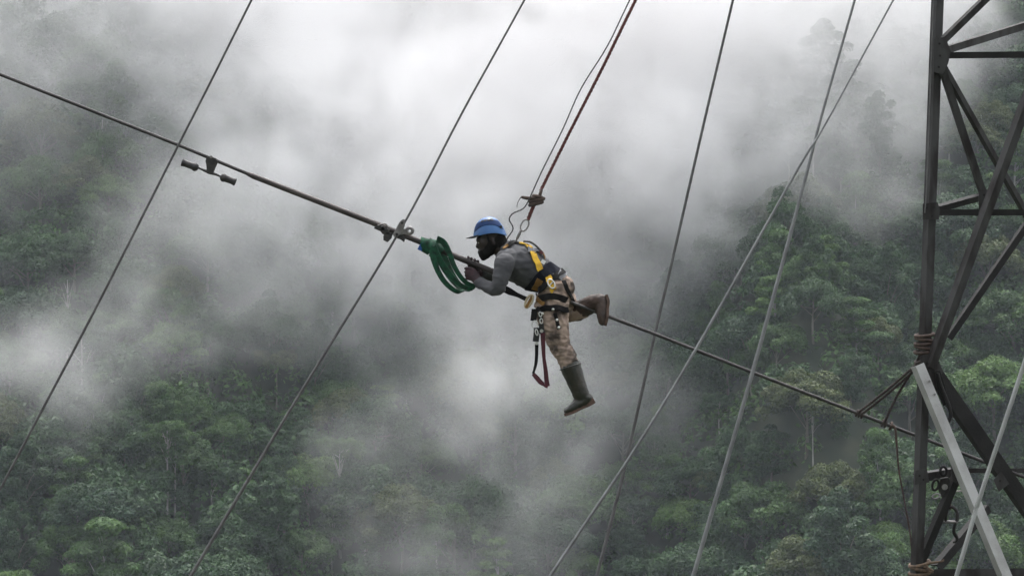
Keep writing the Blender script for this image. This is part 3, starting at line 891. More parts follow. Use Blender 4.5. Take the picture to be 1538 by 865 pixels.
from mathutils import noise as mnoise
from mathutils.bvhtree import BVHTree
def blend(name, parts, mat, voxel=0.009, smooth=6, wrinkle=0.0, wscale=14.0, stretch=(1, 1, 1), origin=None):
    """one continuous skin over overlapping closed bodies"""
    V, F = [], []
    for v, f in parts:
        F += [[i + len(V) for i in q] for q in f]; V += list(v)
    bm = bmesh.new()
    vs = [bm.verts.new(v) for v in V]
    for q in F: bm.faces.new([vs[i] for i in q])
    bmesh.ops.recalc_face_normals(bm, faces=bm.faces)
    me = bpy.data.meshes.new(name + '_raw'); bm.to_mesh(me); bm.free()
    ob = bpy.data.objects.new('tmp', me); COL.objects.link(ob)
    m = ob.modifiers.new('r', 'REMESH'); m.mode = 'VOXEL'; m.voxel_size = voxel
    s = ob.modifiers.new('s', 'SMOOTH'); s.factor = 0.5; s.iterations = smooth
    dg = bpy.context.evaluated_depsgraph_get(); dg.update()
    out = bpy.data.meshes.new_from_object(ob.evaluated_get(dg), depsgraph=dg); out.name = name
    bpy.data.objects.remove(ob); bpy.data.meshes.remove(me)
    k = len(out.vertices); co = np.empty(k * 3, dtype=np.float32); out.vertices.foreach_get('co', co); co = co.reshape(-1, 3)
    if wrinkle:
        nr = np.empty(k * 3, dtype=np.float32); out.vertex_normals.foreach_get('vector', nr); nr = nr.reshape(-1, 3)
        st = np.array(stretch)
        h = np.array([mnoise.noise(Vector(p * st * wscale)) + 0.5 * mnoise.noise(Vector(p * st * wscale * 2.1 + 7)) for p in co])
        h = 1 - np.abs(h) * 2.2
        co = co + nr * (h * wrinkle)[:, None]
    world_co = co.copy()
    if origin is not None: co = co - np.array(origin)
    out.vertices.foreach_set('co', co.astype(np.float32).ravel())
    out.polygons.foreach_set('use_smooth', np.ones(len(out.polygons), dtype=bool))
    out.materials.clear(); out.materials.append(mat); out.update()
    return out, world_co

SKIN = simple('dark_skin', (0.020, 0.011, 0.008, 1), (0.012, 0.007, 0.005, 1), rough=0.5, scale=40)
HAIR = simple('black_beard', (0.005, 0.0045, 0.0045, 1), (0.009, 0.008, 0.007, 1), rough=0.9, spec=0.2, scale=90, bump=0.8, bscale=220)
SHIRT = simple('grey_shirt', (0.078, 0.078, 0.083, 1), (0.048, 0.048, 0.053, 1), rough=0.9, scale=9, bump=0.12, bscale=40)
SHIRT_PALE = simple('pale_shirt_tail', (0.24, 0.24, 0.25, 1), (0.18, 0.18, 0.19, 1), rough=0.9, scale=20)
TROUSERS = simple('muddy_tan_cloth', (0.30, 0.225, 0.178, 1), (0.052, 0.038, 0.031, 1), rough=0.92, scale=11, bump=0.4, bscale=34, detail=7, lo=0.46, hi=0.64)
RUBBER = simple('green_rubber', (0.013, 0.015, 0.010, 1), (0.032, 0.027, 0.019, 1), rough=0.42, scale=14, bump=0.2, bscale=30, detail=7)
RUBBER_MUD = simple('muddy_rubber', (0.066, 0.040, 0.029, 1), (0.020, 0.015, 0.012, 1), rough=0.7, scale=12, bump=0.4, bscale=40, detail=7)
SOLE = simple('muddy_sole', (0.10, 0.058, 0.042, 1), (0.07, 0.045, 0.032, 1), rough=0.85, scale=25, bump=0.5)
GLOVE = simple('maroon_glove', (0.034, 0.010, 0.014, 1), (0.015, 0.007, 0.009, 1), rough=0.75, scale=30, bump=0.4)
HELMET = simple('blue_helmet', (0.034, 0.125, 0.32, 1), (0.026, 0.10, 0.27, 1), rough=0.38, scale=8)
HELMET_D = simple('blue_helmet_panel', (0.007, 0.030, 0.105, 1), (0.005, 0.022, 0.08, 1), rough=0.6, scale=12, spec=0.15)
BLACK = simple('black_plastic', (0.007, 0.007, 0.008, 1), (0.012, 0.012, 0.013, 1), rough=0.55, scale=30)
NAVY = simple('navy_pad', (0.016, 0.018, 0.028, 1), (0.009, 0.010, 0.016, 1), rough=0.95, scale=20, bump=0.3, spec=0.2)
YELLOW = simple('yellow_webbing', (0.68, 0.42, 0.025, 1), (0.50, 0.28, 0.018, 1), rough=0.8, scale=30, bump=0.3, bscale=200)
AMBER = simple('amber_webbing', (0.22, 0.11, 0.02, 1), (0.14, 0.07, 0.015, 1), rough=0.85, scale=30)
GREYWEB = simple('grey_webbing', (0.085, 0.09, 0.105, 1), (0.06, 0.065, 0.075, 1), rough=0.85, scale=30)
BLACKWEB = simple('black_webbing', (0.007, 0.007, 0.007, 1), (0.012, 0.011, 0.011, 1), rough=0.9, scale=40, spec=0.2)
MAROONWEB = simple('maroon_webbing', (0.07, 0.011, 0.018, 1), (0.04, 0.008, 0.012, 1), rough=0.85, scale=40)
BRIGHT = simple('bright_alloy', (0.72, 0.71, 0.69, 1), (0.55, 0.54, 0.52, 1), rough=0.3, metal=0.8, scale=20)
WHITE_TAG = simple('white_tag', (0.75, 0.75, 0.75, 1), (0.65, 0.65, 0.65, 1), rough=0.7)

def build_person():
    O = B(835, 438)
    me_ = lambda n, v, f, m, s=True: mesh(n, [Vector(p) - O for p in v], f, m, s)
    r = link('person', None, None, O)
    put(r, 'worker in blue helmet, grey shirt and yellow harness lying along the conductor', 'person')

    torso = [(762, 377, 0, 17, .10), (773, 388, 0, 26, .185), (788, 400, 0, 30.5, .185), (803, 409.5, 0, 28.8, .165), (819, 417, 0, 23, .150), (832, 426, 0, 23, .160)]
    near_arm = [(758, 393, -.185, 14.5), (756, 402, -.20, 14), (752, 418, -.215, 12.5), (748.5, 433, -.215, 11)]
    near_fore = [(748.5, 433, -.215, 11), (741, 433.5, -.19, 10.5), (730, 430, -.14, 9), (719, 424, -.085, 7.2)]
    far_arm = [(766, 395, .185, 14), (760, 408, .21, 12.5), (750, 419, .22, 10.5)]
    far_fore = [(750, 419, .22, 10.5), (738, 415, .16, 9), (724, 408, .08, 7.2)]
    near_leg = [(833, 436, -.085, 23), (828, 462, -.105, 25, .105), (832, 490, -.12, 21, .095), (838, 510, -.13, 17, .08), (843, 523, -.135, 14.5, .072), (852, 538, -.13, 14, .07), (858, 553, -.13, 13.5, .065)]
    far_leg = [(836, 436, .085, 22), (848, 455, .11, 19), (861, 470, .125, 15), (873, 466, .10, 14)]
    pelvis = [(824, 420, 0, 20, .14), (834, 430, 0, 24, .165), (838, 443, 0, 23, .165)]

    # the body under the clothes, one continuous mesh from crown to feet
    slim = lambda path, k=0.86: [(p[0], p[1], p[2], p[3] * k) + ((p[4] * k,) if len(p) > 4 else ()) for p in path]
    head = [ellipsoid(737, 352, 0, 20.5, 19, .074, 0.15), ellipsoid(729, 364, 0, 12.5, 14, .062), ellipsoid(729, 375, 0, 9.5, 10.5, .050, 0.4),
            limb([(722, 362, 0, 4.2, .012), (718.5, 368, 0, 3.6, .014), (716.8, 371, 0, 3.2, .016)], 10),       # nose
            limb([(719.5, 378, 0, 3.0, .02), (721.5, 381.5, 0, 3.2, .022)], 10),                                   # lips
            limb([(718.5, 360.5, -.045, 2.6, .014), (717.6, 360, 0, 3.0, .02), (718.5, 360.5, .045, 2.6, .014)], 10),  # brow
            limb([(745, 366, 0, 13, .06), (752, 374, 0, 13, .062), (764, 383, 0, 15, .08)])]
    for s in (-1, 1):
        head.append(ellipsoid(741.5, 364, s * .072, 3.6, 6.2, .010, -0.3, 10, 6))                                # ears
    body_parts = head + [limb(slim(p)) for p in (torso, near_arm, near_fore, far_arm, far_fore, near_leg, far_leg, pelvis)]
    body_parts += [limb(slim([(858, 553, -.13, 13, .065), (866, 575, -.13, 12), (873, 594, -.13, 10), (864, 608, -.13, 8), (853, 616, -.13, 5)])),
                   limb(slim([(873, 466, .10, 14), (886, 459, .05, 12), (898, 454, .0, 10), (903, 466, -.02, 8), (904, 482, -.02, 5)])),
                   limb(slim([(719, 424, -.085, 7.2), (711, 414, -.05, 7.5)])), limb(slim([(724, 408, .08, 7.2), (711, 406, .04, 7.5)]))]
    bm_, _ = blend('body', body_parts, SKIN, 0.008, 4, origin=O)
    link('body', bm_, r)
    for s in (-1, 1):      # eyes
        v, f = ellipsoid(719.8, 364.2, s * .030, 2.2, 2.0, .012, 0, 10, 6); link('eye', me_('eye', v, f, simple('eye_white', (0.35, 0.33, 0.30, 1), rough=0.3) if s < 0 else bpy.data.materials['eye_white']), r)
    # beard and hair, a shell round jaw and nape
    hair = [ellipsoid(728.5, 380, 0, 9.5, 9.2, .056, 0.5), limb([(734, 375, 0, 10.5, .068), (742, 365, 0, 12, .080), (750, 359, 0, 12, .074)], 14), limb([(748, 362, 0, 13, .072), (755, 371, 0, 11, .066)], 14), limb([(726, 384, 0, 7, .036), (726.5, 388, 0, 4.6, .022)], 12)]
    hm, _ = blend('beard_and_hair', hair, HAIR, 0.006, 3, 0.0025, 60, origin=O)
    link('beard_and_hair', hm, r)

    shirt, sw = blend('shirt', [limb(torso), limb(near_arm), limb(near_fore), limb(far_arm), limb(far_fore), ellipsoid(763, 391, -.12, 19, 17, .085), ellipsoid(768, 391, .12, 19, 17, .085)], SHIRT, 0.007, 4, 0.0058, 11.5, (0.75, 0.45, 1.5), origin=O)
    shirt_ob = link('shirt', shirt, r)
    nd = (B(770, 384) - B(757, 374)).normalized(); na = nd.cross(Vector((0, 1, 0)))
    v, f = ribbon([B(759.5, 375.5) - O + na * .078 * math.cos(w) + Vector((0, .092 * math.sin(w), 0)) for w in np.linspace(0, 2 * math.pi, 25)], .036, .008, nd, 1)
    link('collar', mesh('collar', v, f, SHIRT, True), shirt_ob)
    for (px, py, d, q, r_) in ((721.5, 425.2, -.096, (718, 422.5, -.08), 8.6), (726, 409.5, .092, (722, 407, .072), 8.4)):
        ad = (B(px, py, d) - B(*q)).normalized(); e1 = ad.orthogonal().normalized(); e2 = ad.cross(e1)
        v, f = ribbon([B(px, py, d) - O + (e1 * math.cos(w) + e2 * math.sin(w)) * r_ * PX for w in np.linspace(0, 2 * math.pi, 17)], .026, .006, ad, 1)
        link('cuff', mesh('cuff', v, f, SHIRT, True), shirt_ob)
    tr, tw = blend('trousers', [limb(pelvis), limb(near_leg), limb(far_leg), ellipsoid(847, 432, -.07, 15, 17, .09), ellipsoid(847, 432, .07, 15, 17, .09)], TROUSERS, 0.007, 3, 0.0095, 15, (0.7, 1, 1.5), origin=O)
    trousers_ob = link('trousers', tr, r)
    # rubber boots
    nb, _ = blend('boot', [limb([(857, 551, -.13, 15.8, .078), (862, 564, -.13, 14.6, .072), (868, 580, -.13, 13, .064), (873, 593, -.13, 12.5, .058)]),
                           limb([(884, 598, -.13, 8.5, .045), (873, 604, -.13, 10, .047), (861, 612, -.13, 8, .05), (852, 617.5, -.13, 6, .042)])], RUBBER, 0.006, 4, 0.002, 24, origin=O)
    b1 = link('boot', nb, r); b1['label'] = 'dark green rubber boot hanging down'
    v, f = ribbon([B(893, 603, -.13) - O, B(884, 608, -.13) - O, B(873, 612.5, -.13) - O, B(861, 618.5, -.13) - O, B(847.5, 623, -.13) - O], [.07, .082, .078, .098, .06], .020, (0, 1, 0), 5)
    link('sole', mesh('sole', v, f, SOLE, True), b1)
    v, f = box_between(B(892.5, 600.5, -.13) - O, B(882, 606, -.13) - O, .037, .021, (0, 1, 0)); link('heel', bevel(mesh('heel', v, f, SOLE), .005), b1)
    v, f = tube([p - O for p in [B(857 + 16 * math.cos(w) * 0.96, 550.5 - 5.0 * math.cos(w), -.13 + .078 * math.sin(w)) for w in np.linspace(0, 2 * math.pi, 21)]], .006, 6, False); link('cuff', mesh('cuff', v, f, RUBBER, True), b1)
    fb, _ = blend('boot', [limb([(868, 467, .11, 14.5, .072), (880, 461, .075, 14, .070), (892, 455, .03, 13.2, .062), (901, 452, .0, 11.5, .056)]),
                           limb([(904, 450, -.005, 9.5, .045), (904, 463, -.02, 10, .046), (904.5, 475, -.03, 8, .048), (905, 484, -.035, 6, .042)])], RUBBER_MUD, 0.006, 4, 0.002, 24, origin=O)
    b2 = link('boot', fb, r); b2['label'] = 'muddy brown boot hooked back over the conductor'
    v, f = ribbon([B(910.5, 443, -.005) - O, B(913.5, 452, -.01) - O, B(912.5, 464, -.02) - O, B(912, 476, -.03) - O, B(909, 489, -.035) - O], [.068, .082, .078, .096, .06], .020, (0, 1, 0), 5)
    link('sole', mesh('sole', v, f, SOLE, True), b2)

    # gloves: palm, four unequal fingers closed round what they hold, thumb from the side of the palm
    def hand(pal, fingers, thumb):
        parts = [limb(pal, 12)]
        for fg in fingers: parts.append(limb(fg, 8))
        parts.append(limb(thumb, 8))
        m, _ = blend('glove', parts, GLOVE, 0.0035, 3, origin=O); return m
    fing = []
    for k, (ky, ln) in enumerate(((402.8, 1.0), (408, 1.08), (413.2, 1.02), (418, 0.85))):
        kx = 701.5 + 0.25 * k * k * 0.6
        fing.append([(707, ky + 1.2, -.055, 2.7), (kx - 1.2, ky, -.052, 2.6), (kx - 1.8 - ln, ky + .4, -.030, 2.3), (kx + 1.5, ky + 1.0, -.012, 2.1), (kx + 6.0 * ln, ky + 1.4, -.014, 2.0)])
    link('glove', hand([(720, 424.5, -.09, 7.0, .034), (714, 417, -.068, 8.0, .030), (708, 411, -.055, 9.3, .022), (704.5, 409.5, -.052, 8.0, .019)], fing,
                       [(713, 413, -.05, 3.6), (711, 405.5, -.04, 3.1), (706.5, 402.6, -.022, 2.6), (702.5, 403.5, -.014, 2.3)]), r)
    fing = []
    for k in range(4):
        x = 703.5 + k * 4.9; y = wire_y(x)
        fing.append([(x + 2, y + 9, .034, 2.6), (x + .6, y + 3.5, .043, 2.5), (x, y - 3.5, .036, 2.3), (x - .3, y - 7.3, .008, 2.1), (x - .3, y - 5.6, -.020, 1.9)][: 5 if k < 3 else 4])
    link('glove', hand([(726, 410, .085, 7, .032), (719, 409.5, .06, 7.4, .030), (712, 409, .036, 7.6, .026), (706.5, 408, .03, 6, .022)], fing,
                       [(718, 411, .03, 3.4), (713, 410.5, .0, 2.9), (708, 407.5, -.018, 2.5), (704, 404.5, -.022, 2.2)]), r)

    # ---- helmet
    hc = B(735, 349.5); tl = -0.17                        # pitched forward: the front lies lower
    ex = Vector((math.cos(tl), 0, -math.sin(tl))); ez = Vector((math.sin(tl), 0, math.cos(tl))); ey = Vector((0, 1, 0))
    ex = Vector((math.cos(0.17), 0, math.sin(0.17))); ez = Vector((-math.sin(0.17), 0, math.cos(0.17)))
    def dome(u, ph, grow=0.0):
        """u round the head from the back, ph 0 rim .. 1 crown"""
        a, b, h = .117 + grow, .100 + grow, .120 + grow
        rim = -.030 - .012 * math.cos(u) * (1 if math.cos(u) < 0 else 0.4) + .026 * math.sin(u) ** 2 - (.012 if math.cos(u) > .5 else 0) * (math.cos(u) - .5)
        ang = ph * math.pi / 2; flare = 1 + .05 * (1 - ph) ** 4
        x, y = a * math.cos(u) * math.cos(ang) ** .85 * flare, b * math.sin(u) * math.cos(ang) ** .85 * flare
        z = rim + (h - rim) * math.sin(ang) ** 1.05
        return hc - O + ex * x + ey * y + ez * (z - .004)
    V, F = [], []; nu, nv = 40, 14
    for layer in (0, -.006):
        for j in range(nv):
            for i in range(nu): V.append(dome(2 * math.pi * i / nu, j / nv, layer))
        V.append(dome(0, 1.0, layer))
    half = nu * nv + 1
    for L_ in (0, 1):
        for j in range(nv - 1):
            for i in range(nu):
                q = [L_ * half + j * nu + i, L_ * half + j * nu + (i + 1) % nu, L_ * half + (j + 1) * nu + (i + 1) % nu, L_ * half + (j + 1) * nu + i]; F.append(q if not L_ else q[::-1])
        for i in range(nu):
            q = [L_ * half + (nv - 1) * nu + i, L_ * half + (nv - 1) * nu + (i + 1) % nu, L_ * half + nu * nv]; F.append(q if not L_ else q[::-1])
    for i in range(nu): F.append([i, half + i, half + (i + 1) % nu, (i + 1) % nu])
    h = link('helmet', mesh('helmet', V, F, HELMET, True), r); h['label'] = 'blue climbing-style safety helmet with dark peak'
    # peak: thin curved plate in front
    V, F = [], []
    for th in (0, -.004):
        for i in range(13):
            u = math.pi + (i - 6) / 6 * 0.95
            p = dome(u, 0.0, .001); out = (math.cos(u) * ex + math.sin(u) * ey)
            reach = .052 * math.cos((i - 6) / 6 * 1.35)
            for t in (0, .5, 1): V.append(p + Vector((-1, 0, -0.04)) * reach * t + ez * (th + .004))
    for i in range(12):
        for t in range(2):
            a, b = i * 3 + t, (i + 1) * 3 + t; F.append([a, b, b + 1, a + 1]); F.append([39 + a, 39 + a + 1, 39 + b + 1, 39 + b])
        F.append([i * 3 + 2, (i + 1) * 3 + 2, 39 + (i + 1) * 3 + 2, 39 + i * 3 + 2])
    link('peak', mesh('peak', V, F, BLACK, True), h)
    for sgn in (-1, 1):     # recessed darker side panel with a row of vents, a knob behind
        def patch(name, u0, u1, p0, p1, grow, mat, bow=0.0, n=12, m=4):
            V, F = [], []
            for g in (grow, -.002):
                for j in range(m + 1):
                    for i in range(n + 1):
                        t = i / n; u = u0 + (u1 - u0) * t
                        ph = p0 + (p1 - p0) * j / m + bow * math.sin(math.pi * t)
                        if j in (0,): ph = p0 + bow * math.sin(math.pi * t) * 1.2
                        V.append(dome(sgn * u, max(0, ph), g))
            k = (n + 1) * (m + 1)
            for j in range(m):
                for i in range(n): F.append([j * (n + 1) + i, j * (n + 1) + i + 1, (j + 1) * (n + 1) + i + 1, (j + 1) * (n + 1) + i])
            edge = [i for i in range(n + 1)] + [(j + 1) * (n + 1) + n for j in range(m)] + [m * (n + 1) + n - 1 - i for i in range(n)] + [(m - 1 - j) * (n + 1) for j in range(m - 1)]
            for a, b in zip(edge, edge[1:] + edge[:1]): F.append([a, b, k + b, k + a])
            return link(name, mesh(name, V, F, mat, True), h)
        patch('vent_panel', 0.5, 2.75, .20, .50, .004, HELMET_D, .13)
        for u in (1.05, 1.35, 1.65, 1.95):
            patch('vent', u, u + .20, .50 + .02 * math.sin(u), .60 + .02 * math.sin(u), .0075, BLACK, 0, 3, 2)
        c = dome(sgn * .62, .27, .0); v, f = tube([c, c + Vector((.002, sgn * .014, .002))], [.012, .010], 10); link('knob', mesh('knob', v, f, BLACK, True), h)
    V, F = ribbon([dome(-1.75, 0.02, -.004), B(736, 372, -.068) - O, B(729, 385, -.045) - O, B(727, 389, 0) - O], .014, .002, (1, 0, 0), 4); link('chin_strap', mesh('chin_strap', V, F, BLACKWEB, True), h)

    # ---- harness, draped on the clothes
    trees = []
    for m, wco in ((shirt, sw), (tr, tw)):
        trees.append(BVHTree.FromPolygons([Vector(p) for p in wco], [tuple(p.vertices) for p in m.polygons]))
    def on(px, py, off=.006):
        """the point of the clothes that faces the camera at a pixel, lifted by OFF; beyond the outline the nearest point"""
        d = B(px, py).normalized(); best = None
        for t in trees:
            loc, nr, _, dist = t.ray_cast(Vector((0, 0, 0)), d)
            if loc is not None and (best is None or dist < best[2]): best = (loc, nr, dist)
        if best is None:
            for t in trees:
                loc, nr, _, dist = t.find_nearest(B(px, py, -.05))
                if best is None or dist < best[2]: best = (loc, nr, dist)
        nr = best[1] if best[1].dot(d) < 0.2 else -best[1]
        return best[0] + nr * off, nr
    def strap(name, pix, width, mat, parent, off=.006, thick=.006, n=5):
        pts = []
        for (a, b) in zip(pix, pix[1:]):
            k = max(2, int(math.hypot(b[0] - a[0], b[1] - a[1]) / 5))
            pts += [(a[0] + (b[0] - a[0]) * i / k, a[1] + (b[1] - a[1]) * i / k) for i in range(k)]
        pts.append(pix[-1]); hp = [on(x, y, off) for x, y in pts]; P = [q[0] - O for q in hp]; wd = []
        for i in range(len(P)):
            t = (P[min(i + 1, len(P) - 1)] - P[max(i - 1, 0)]).normalized(); wd.append(hp[i][1].cross(t))
        for i in range(1, len(wd)):
            if wd[i].dot(wd[i - 1]) < 0: wd[i] = -wd[i]
        v, f = ribbon(P, width, thick, wd, 2)
        return link(name, mesh(name, v, f, mat, True), parent)
    belt = strap('harness', [(797, 437), (806, 429), (817, 416), (827, 406), (838, 401)], .115, NAVY, r, .006, .014)
    belt['label'] = 'full-body harness with navy waist pad and yellow straps'
    H = belt
    strap('strap', [(806, 441), (820, 430), (833, 417), (845, 408)], .045, BLACKWEB, H, .016)
    strap('strap', [(780, 362.5), (786, 364), (792, 369), (796, 374)], .050, YELLOW, H, .010)
    strap('strap', [(796, 374), (799, 381)], .058, GREYWEB, H, .012)
    strap('strap', [(799, 380), (803, 390), (808, 399), (811, 406)], .048, YELLOW, H, .014)
    strap('strap', [(762, 372), (768, 366), (776, 362), (784, 362)], .030, BLACKWEB, H, .010)
    strap('strap', [(757, 375), (763, 369)], .022, AMBER, H, .012)
    strap('strap', [(798, 378), (807, 377.5), (813, 380)], .034, GREYWEB, H, .012)
    # loop standing off the back and its keeper
    for pts, w, m in (([B(786, 362.5, -.05), B(797, 364, -.055), B(807, 371, -.06), B(813, 378, -.06)], .026, BLACKWEB), ([B(813, 377, -.06), B(817.5, 384, -.06), B(818, 392, -.06), B(814, 398, -.07)], .030, AMBER)):
        v, f = ribbon([p - O for p in pts], w, .006, (.2, 1, .3), 5); link('strap', mesh('strap', v, f, m, True), H)
    v, f = box_between(B(811.5, 377, -.075) - O, B(815, 381, -.075) - O, .018, .012, (0, 1, 0)); link('buckle', bevel(mesh('buckle', v, f, simple('maroon_buckle', (.10, .02, .025, 1), rough=.6)), .003), H)
    p, nr = on(814, 395, .02); v, f = box_between(p - O + Vector((-.012, 0, .008)), p - O + Vector((.014, 0, -.010)), .014, .004, (.5, 0, .8)); link('tag', mesh('tag', v, f, WHITE_TAG), H)
    # hip yellow strap with its D ring, front amber strap
    strap('strap', [(823, 416), (827, 424), (831, 432), (832, 437)], .046, YELLOW, H, .026)
    strap('strap', [(811, 419), (808, 426), (804, 432)], .050, AMBER, H, .020)
    p, nr = on(829.5, 427, .036)
    link('d_ring', ring_mesh('d_ring', p - O, (.5, -.1, -.85), (.85, .1, .5), .036, .022, .0055, BRIGHT), H)
    v, f = tube([p - O + Vector((-.012, 0, -.014)), p - O + Vector((.012, 0, .014))], .005, 8); link('d_ring_bar', mesh('d_ring_bar', v, f, BRIGHT, True), H)
    # shirt tail showing between belt and trousers
    strap('shirt_tail', [(839, 419), (843, 412), (846, 407)], .062, SHIRT_PALE, shirt_ob, .008, .008)
    # leg loops
    strap('leg_loop', [(802, 452), (815, 447), (832, 445), (850, 450)], .048, BLACKWEB, H, .010)
    strap('leg_loop', [(801, 467), (814, 463), (832, 462), (852, 466)], .042, BLACKWEB, H, .012)
    strap('strap', [(803, 441), (800, 453), (801, 468), (803, 478)], .034, BLACKWEB, H, .014)
    strap('strap', [(846, 422), (854, 440), (861, 455), (864, 462)], .030, BLACKWEB, H, .008)
    strap('strap', [(799, 445), (808, 448), (818, 458)], .030, AMBER, H, .012)
    for (x, y) in ((831, 463), (815, 471), (836, 481), (838.5, 491)):
        p, nr = on(x, y, .018); v, f = tube([p - O, p - O + nr * .006], [.011, .008], 10); link('rivet', mesh('rivet', v, f, BRIGHT, True), H)
    strap('strap', [(833, 470), (836, 481), (839, 494)], .026, BLACKWEB, H, .010)
    # yellow snap hook at the front of the belt
    c = B(794.5, 452.5, -.16) - O
    link('snap_hook', ring_mesh('snap_hook', c, (.45, 0, .9), (.9, 0, -.45), .050, .021, .009, simple('cream_hook', (.50, .44, .30, 1), (.38, .32, .2, 1), rough=.45, metal=.3)), H)
    v, f = ribbon([B(800, 444, -.16) - O, B(794, 455, -.165) - O, B(790, 462, -.165) - O], .020, .010, (.9, 0, -.3), 4); link('strap', mesh('strap', v, f, AMBER, True), H)
    # black strap between belt and line under the chest
    v, f = ribbon([B(748, 430, .03) - O, B(758, 434, -.02) - O, B(766, 438, -.05) - O, B(777, 443, -.08) - O, B(790, 449, -.12) - O], [.04, .052, .05, .030, .032], .012, (0.2, .3, 1), 5)
    link('chest_strap', mesh('chest_strap', v, f, BLACKWEB, True), H)

    # ---- twin lanyard hanging from the belt
    lt = link('lanyard', None, None, B(805, 468, -.2)); Ol = lt.location
    put(lt, 'black and maroon twin lanyard hanging in a loop below his belt', 'lanyard')
    L = lambda px, py, d=-.2: B(px, py, d) - Ol
    rb = lambda name, pts, w, m, wd=(1, .25, .15): link(name, mesh(name, *ribbon([L(*p) for p in pts], w, .007, wd, 5), m, True), lt)
    rb('strap', [(803, 464), (802, 474), (801, 482)], .044, BLACKWEB); rb('strap', [(811, 462), (812, 472), (813, 482)], .026, BLACKWEB)
    link('ring', ring_mesh('ring', L(803, 487), (1, 0, 0), (0, 0, 1), .021, .024, .006, BRIGHT), lt)
    rb('hook_body', [(806, 492), (806, 500), (804.5, 513)], .044, BLACK)
    link('ring', ring_mesh('ring', L(811.5, 472, -.21), (1, 0, .2), (-.2, 0, 1), .010, .017, .004, BRIGHT), lt)
    link('ring', ring_mesh('ring', L(813, 482, -.21), (1, 0, .1), (-.1, 0, 1), .010, .018, .004, BRIGHT), lt)
    link('ring', ring_mesh('ring', L(806, 499, -.215), (1, 0, .2), (-.2, 0, 1), .009, .022, .004, BRIGHT), lt)
    rb('hook_body', [(813, 486), (813.5, 494), (815, 502)], .036, BLACK)
    for (x, y) in ((806, 515.5), (813.5, 497)):
        v, f = tube([L(x, y, -.205), L(x, y, -.222)], [.013, .010], 12); link('rivet', mesh('rivet', v, f, BRIGHT, True), lt)
    rb('webbing', [(806, 516), (806, 530), (805, 545), (802, 557), (800.5, 561)], [.026, .024, .022, .016, .020], BLACKWEB)
    rb('webbing', [(800.5, 561), (806, 567), (812, 574), (817, 577)], [.026, .034, .034, .026], MAROONWEB, (.5, .3, .8))
    rb('webbing', [(815, 500), (816, 520), (817, 538), (819.5, 556), (821, 572), (823, 580)], [.034, .030, .024, .030, .034, .030], MAROONWEB)
    rb('webbing', [(817, 577), (820, 579), (823, 580)], [.026, .03, .03], MAROONWEB, (.3, .4, .8))
build_person()

def build_safety_rope():
    # red rope with its knot, then two links down to the back of the harness
    top = [(1090, -270, 20), (955, 0, 20), (905, 102, 20), (855, 200, 20), (812, 287, 20)]
    r = link('safety_rope', None, None, B(812, 287)); O = r.location
    put(r, 'dark red safety rope knotted above the worker back', 'rope')
    link('rope', rope_mesh('rope', [B(x, y) - O for x, y, _ in top], .0135, RED_ROPE, 3, .09, 6, 4, .03), r)
    for k, (x, y, rx, ry) in enumerate(((806.5, 301, .050, .016), (805, 306, .046, .017), (808, 296, .032, .014))):
        ax = Vector((math.cos(.25), 0, math.sin(.25 - .5 * (k == 2))))
        link('knot_turn', ring_mesh('knot_turn', B(x, y) - O, ax, (0, 1, 0), rx, .036, .0145, HEMP, 20, 8), r)
    link('knot_turn', ring_mesh('knot_turn', B(811, 293) - O, (.3, 0, 1), (0, 1, 0), .034, .026, .012, HEMP, 16, 8), r)
    link('tail', tube_mesh('tail', [p - O for p in (B(808, 297, -.03), B(798, 298, -.03), B(790, 297.5, -.03), B(783, 296, -.03))], [.012, .013, .013, .009], HEMP, 8, 5), r)
    link('tail', tube_mesh('tail', [p - O for p in (B(783, 296, -.03), B(780, 300, -.03), B(777, 306, -.03), B(776.5, 312, -.03))], [.004, .003, .0025, .002], HEMP, 6, 5), r)
    link('rope', rope_mesh('rope', [B(802, 308) - O, B(797, 320) - O, B(793, 330) - O], .015, RED_ROPE, 3, .09, 6, 4, .02), r)
    ax = Vector((.42, 0, .9))
    link('link', ring_mesh('link', B(788, 338.5) - O, ax, (.9, 0, -.42), .046, .026, .006, GREY_METAL), r)
    link('link', ring_mesh('link', B(779.5, 352.5) - O, ax, (.2, .97, -.1), .042, .020, .006, GREY_METAL), r)
    o = link('thin_line', None, None, B(860, 150, -.06)); O2 = o.location
    put(o, 'thin dark line beside the red rope, curling down to his neck', 'line')
    pts = [(1085, -290), (946, 0), (912, 70), (873, 133), (845, 195), (815, 255), (800, 288), (792, 305), (785, 314), (770, 321), (765, 330), (770, 340), (769.5, 347), (762, 358), (760, 366)]
    link('line', tube_mesh('line', [B(x, y, -.06 if y < 340 else -.03) - O2 for x, y in pts], .0052, THIN_LINE, 6, 6), o)
build_safety_rope()

# ================================================================ THE TOWER
TSTEEL = simple('weathered_steel', (0.052, 0.051, 0.050, 1), (0.020, 0.017, 0.016, 1), rough=0.75, metal=0.1, scale=9, stretch=(1, 1, 0.35), lo=0.42, hi=0.62, spec=0.3, bump=0.3, bscale=60, detail=8)
TSTEEL_P = simple('galvanised_steel', (0.42, 0.42, 0.41, 1), (0.30, 0.295, 0.285, 1), rough=0.5, metal=0.3, scale=6, bump=0.2, bscale=60, detail=8)
TSTEEL_D = simple('dark_steel', (0.020, 0.019, 0.018, 1), (0.010, 0.0095, 0.009, 1), rough=0.75, metal=0.1, scale=5, spec=0.3, bump=0.3, bscale=60, detail=8)

